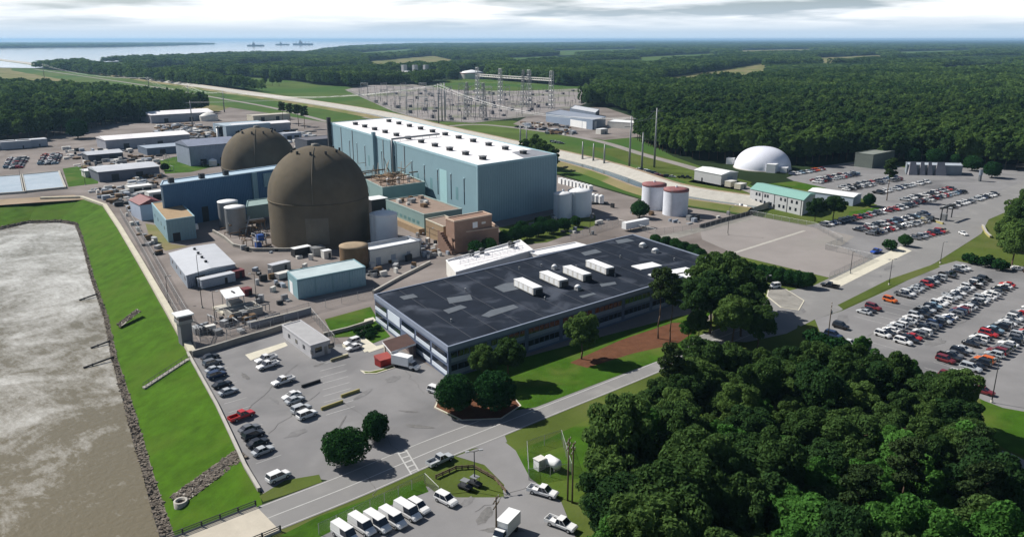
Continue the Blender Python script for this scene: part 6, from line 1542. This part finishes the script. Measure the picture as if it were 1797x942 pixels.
def lattice(mb, x, y, h, w0, w1, nseg=7, r=.22):
    for k in range(nseg):
        za, zb = h*k/nseg, h*(k+1)/nseg; wa, wb = w0+(w1-w0)*k/nseg, w0+(w1-w0)*(k+1)/nseg
        ca = [(x+sx_*wa, y+sy_*wa, za) for sx_, sy_ in ((-1,-1),(1,-1),(1,1),(-1,1))]; cb = [(x+sx_*wb, y+sy_*wb, zb) for sx_, sy_ in ((-1,-1),(1,-1),(1,1),(-1,1))]
        for i in range(4):
            j = (i+1) % 4; mb.tube(ca[i], cb[i], r, 4); mb.tube(ca[i], cb[j], r*.6, 4); mb.tube(ca[j], cb[i], r*.6, 4); mb.tube(cb[i], cb[j], r*.6, 4)
gt = thing('switchyard_gantry', 'tall lattice gantry with a long pale beam over the switchyard', 'gantry', tuple(at(967,192)))
gpts = [at(x, y) for x, y in ((967,192),(928,188),(878,183),(838,178))]
for k, p in enumerate(gpts):
    q = MB(); lattice(q, p.x, p.y, 44, 2.6, 1.5, 8, .3); q.build('tower', GALV, gt)
for a, b in zip(gpts[:-1], gpts[1:]):
    q = MB(); 
    for dz in (33, 35.5): q.tube((a.x, a.y, dz), (b.x, b.y, dz), .55, 5)
    for k in range(10):
        u = a.lerp(b, k/10); v = a.lerp(b, (k+1)/10); q.tube((u.x, u.y, 33), (v.x, v.y, 35.5), .2, 4)
    q.build('beam', OFFW, gt)
for p, lab in (((918,188),'lattice mast beside the middle gantry tower'), ((820,205),'dark lattice mast with spread arms left in the switchyard'), ((848,207),'dark lattice mast at the near edge of the switchyard')):
    c = at(*p); t = thing('lattice_mast', lab, 'mast', (c.x, c.y, 0)); q = MB(); lattice(q, c.x, c.y, 36 if p[0] < 900 else 44, 3.0, .9, 7, .25); q.build('frame', STEEL, t)
    q = MB(); hh = 33 if p[0] < 900 else 40
    for s_ in (-1, 1): q.tube((c.x, c.y, hh-4), (c.x+8*s_, c.y-4*s_, hh+1), .2, 4)
    q.build('crossarm', STEEL, t)
# bay portals: one thing each
rs = random.Random(9); SWW = [tuple(at(*p)[:2]) for p in SWITCH]
pq = MB()
for s_ in (-7, 7): pq.tube((s_, 0, 0), (s_, 0, 15), .3, 5)
pq2 = MB(); pq2.tube((-7.5, 0, 14.6), (7.5, 0, 14.6), .35, 5); pq2.tube((-7.5, 0, 12.8), (7.5, 0, 12.8), .2, 4)
pm1, pm2 = pq.mesh('legs', GALV), pq2.mesh('beam', GALV)
lg = MB(); lg.tube((0, 0, 0), (0, 0, 15), .3, 5); lgm = lg.mesh('leg', GALV); k_ = 0
for gx in range(12):
    for gy in range(7):
        u = 640 + gx*34 + (gy % 2)*12; v = 163 + gy*7.2
        if not inpoly(u, v, SWITCH) or k_ >= 44: continue
        c = at(u, v); t = thing('bay_portal', 'slim steel portal among many in the gravel switchyard', 'switchgear', (c.x, c.y, 0), 'switchyard portals', .35 if gx % 3 else 1.9); k_ += 1
        for s_ in (-7, 7):
            o = bpy.data.objects.new('leg', lgm); COL.objects.link(o); o.parent = t; o.location = (s_, 0, 0)
        o = bpy.data.objects.new('beam', pm2); COL.objects.link(o); o.parent = t
q = MB()
for _ in range(560):
    u, v = rs.uniform(620, 1040), rs.uniform(158, 214)
    if not inpoly(u, v, SWITCH): continue
    c = at(u, v); h = rs.choice((3, 5, 5, 8, 10)); q.tube((c.x, c.y, 0), (c.x, c.y, h), .22, 4)
    if rs.random() < .5: q.tube((c.x-1.6, c.y, h), (c.x+1.6, c.y, h), .2, 4)
    if rs.random() < .12: q.box(c.x, c.y, 0, rs.uniform(3, 6), rs.uniform(2, 4), rs.uniform(2, 4))
o = q.build('switchgear', mat('switchgear_grey', (.22, .21, .22), .7, .3, .1)); tag(o, 'dense grey switchgear posts and insulators on the gravel', 'switchgear', kind='stuff')
# yard clutter that nobody could count
def clutter(name, label, poly, n, seed, smax=3.5, cols=None):
    rs = random.Random(seed); xs = [p[0] for p in poly]; ys = [p[1] for p in poly]; mb = MB()
    for _ in range(int(n*1.6)):
        u, v = rs.uniform(min(xs), max(xs)), rs.uniform(min(ys), max(ys))
        if not inpoly(u, v, poly): continue
        c = at(u, v); mb.box(c.x, c.y, 0, rs.uniform(.8, smax*1.8), rs.uniform(.8, smax), rs.uniform(.5, 2.4), rs.choice((0, 1.57, rs.random())), rs.randrange(6))
    o = mb.build(name, [OFFW, DARK, RUST, STEEL, GREYB, GALV]); tag(o, label, 'clutter', kind='stuff')
clutter('stored_goods', 'stored pallets, boxes and scrap in the far works yard', [(270,222),(335,216),(380,228),(380,246),(300,248),(272,240)], 170, 1, 4.5)
clutter('stored_goods', 'machines and crates between the works sheds', [(110,262),(250,262),(300,280),(260,300),(150,300),(110,280)], 90, 11, 3.5)
clutter('stored_goods', 'equipment lying on the yard beside the far dome', [(225,300),(285,310),(280,330),(230,335)], 40, 12, 3)
clutter('stored_goods', 'boxes and scrap beside the canal road near the filter house', [(150,335),(235,325),(262,345),(240,372),(200,362)], 110, 2, 3)
clutter('stored_goods', 'pallets and skips behind the far reactor dome', [(390,225),(560,230),(575,262),(520,262),(400,235)], 150, 3, 4.5)
clutter('stored_goods', 'stacked materials in the depot yard', [(905,214),(1000,222),(1010,238),(960,236)], 90, 4, 4)
clutter('stored_goods', 'small boxes and drums around the feet of the reactor', [(380,418),(470,432),(560,452),(600,462),(700,478),(640,490),(480,470)], 40, 5, 1.6)
clutter('stored_goods', 'boxes and pipes beside the service wing wall', [(690,395),(775,430),(790,448),(740,452)], 34, 6, 1.6)
clutter('stored_goods', 'machines and boxes on the yard by the guard tower', [(340,575),(430,555),(470,570),(400,592),(350,600)], 30, 7, 1.8)
def pipes(name, label, poly, n, seed, hmax, m):
    rs = random.Random(seed); xs = [p[0] for p in poly]; ys = [p[1] for p in poly]; mb = MB()
    for _ in range(n):
        u, v = rs.uniform(min(xs), max(xs)), rs.uniform(min(ys), max(ys))
        if not inpoly(u, v, poly): continue
        c = at(u, v); h = rs.uniform(1, hmax); l = rs.uniform(2, 7); d = Vector(((l, 0), (0, l))[rs.random() < .5])
        mb.tube((c.x, c.y, 0), (c.x, c.y, h), .12, 5); mb.tube((c.x, c.y, h), (c.x+d.x, c.y+d.y, h), rs.uniform(.1, .25), 6); mb.tube((c.x+d.x, c.y+d.y, 0), (c.x+d.x, c.y+d.y, h), .12, 5)
    o = mb.build(name, m); tag(o, label, 'pipework', kind='stuff')
pipes('yard_pipework', 'tangle of pipes between near dome and turbine hall', [(640,330),(690,350),(745,385),(770,410),(700,400),(650,380)], 70, 1, 6, GALV)
pipes('yard_pipework', 'tangle of rusty pipes beside the steel tanks', [(385,405),(470,400),(470,438),(420,436)], 40, 2, 4, RUST)
pipes('yard_pipework', 'pipes and posts in the yard beside the guard tower', [(345,560),(440,545),(480,560),(400,590),(350,598)], 36, 3, 2.5, STEEL)
pipes('yard_pipework', 'pipes and frames in the works behind the domes', [(250,262),(380,255),(385,290),(300,305)], 40, 4, 5, STEEL)
pipes('yard_pipework', 'pipes along the foot of the turbine hall', [(600,300),(660,312),(690,330),(640,330)], 50, 5, 9, mat('tan_steel', (.34, .30, .24)))
clutter('stored_goods', 'crates and drums scattered round the aqua shed', [(440,470),(520,500),(500,540),(455,545)], 24, 21, 1.5)
clutter('stored_goods', 'crates beside the white block and rusty tank', [(600,470),(760,440),(780,455),(660,490)], 40, 22, 1.8)
clutter('stored_goods', 'crates and small sheds along the canal road', [(215,372),(262,400),(285,450),(262,445)], 26, 23, 1.8)
clutter('stored_goods', 'crates at the foot of the turbine hall end wall', [(880,392),(980,378),(1080,385),(1060,410),(900,430)], 26, 24, 2)
clutter('stored_goods', 'stores and machinery by the rail yard', [(1060,360),(1110,380),(1220,395),(1290,375),(1220,385),(1120,372)], 40, 25, 2.2)
# ------------------------------------------------------------------ ships on the river
for p, L, lab in (((449,81.5),30,'leftmost of three grey ships moored on the river'), ((496,79.6),24,'middle one of three grey ships moored on the river'), ((532,79.4),35,'rightmost of three grey ships moored on the river')):
    c = at(*p, 1.2); e = at(p[0]+L/2, p[1], 1.2); l = 2*(e-c).length; a_ = math.atan2(e.y-c.y, e.x-c.x); t = thing('ship', lab, 'ship', (c.x, c.y, 1.2), 'ships on the river', a_)
    def sp_(mb, nm, m):
        o = bpy.data.objects.new(nm, mb.mesh(nm, m)); COL.objects.link(o); o.parent = t
    w = l*.075; h = l*.075; q = MB(); q.prism([(-l/2, -w*.7), (l*.36, -w), (l/2, 0), (l*.36, w), (-l/2, w*.7)], -1, h); sp_(q, 'hull', HULL)
    q = MB(); q.box(-l*.12, 0, h, l*.16, w*1.5, h*.9); q.box(-l*.12, 0, h*1.9, l*.1, w*1.2, h*.6); sp_(q, 'superstructure', mat('ship_grey', (.2, .21, .24), .6))
    q = MB(); q.lathe(-l*.14, 0, [(w*.3, h*2.5), (w*.25, h*3.2), (.1, h*3.2)], 10); sp_(q, 'funnel', HULL)
    for x in (l*.12, l*.28, -l*.34): q = MB(); q.tube((x, 0, h), (x, 0, h*2.3), l*.006, 5); q.tube((x-l*.05, 0, h*1.2), (x+l*.05, 0, h*1.9), l*.004, 4); sp_(q, 'mast', HULL)

# things that look alike are told apart by their order from the left
same = {}
for o in list(COL.objects):
    if o.parent is None and o.get('category') and o.get('kind') not in ('stuff', 'structure') and o.get('label'): same.setdefault(o['label'], []).append(o)
for lab, L in same.items():
    if len(L) < 2: continue
    L.sort(key=lambda o: px(tuple(o.matrix_basis.translation))[0]); n_ = len(L)
    for k, o in enumerate(L): o['label'] = (ORD[k] + ' from left, ' if k < min(n_, 30) else ORD[min(35, n_-1-k)] + ' from right, ') + lab

# ------------------------------------------------------------------ haze
hb = MB(); hb.box(9000*math.cos(math.pi/2-YAW)*1.6, 9000*math.sin(math.pi/2-YAW)*1.6, -9, 62000, 62000, 9+100)
ho = hb.build('haze', None); ho.data.materials.clear()
hm_ = bpy.data.materials.new('haze_air'); hm_.use_nodes = True; hN = hm_.node_tree.nodes; hN.clear()
pv = hN.new('ShaderNodeVolumePrincipled'); pv.inputs['Color'].default_value = (.40, .68, 1.0, 1); pv.inputs['Density'].default_value = 5.0e-5; pv.inputs['Anisotropy'].default_value = .2
hq = hN.new('ShaderNodeOutputMaterial'); hm_.node_tree.links.new(pv.outputs[0], hq.inputs['Volume'])
ho.data.materials.append(hm_); tag(ho, 'thin blue haze lying over the whole landscape', 'haze', kind='stuff')
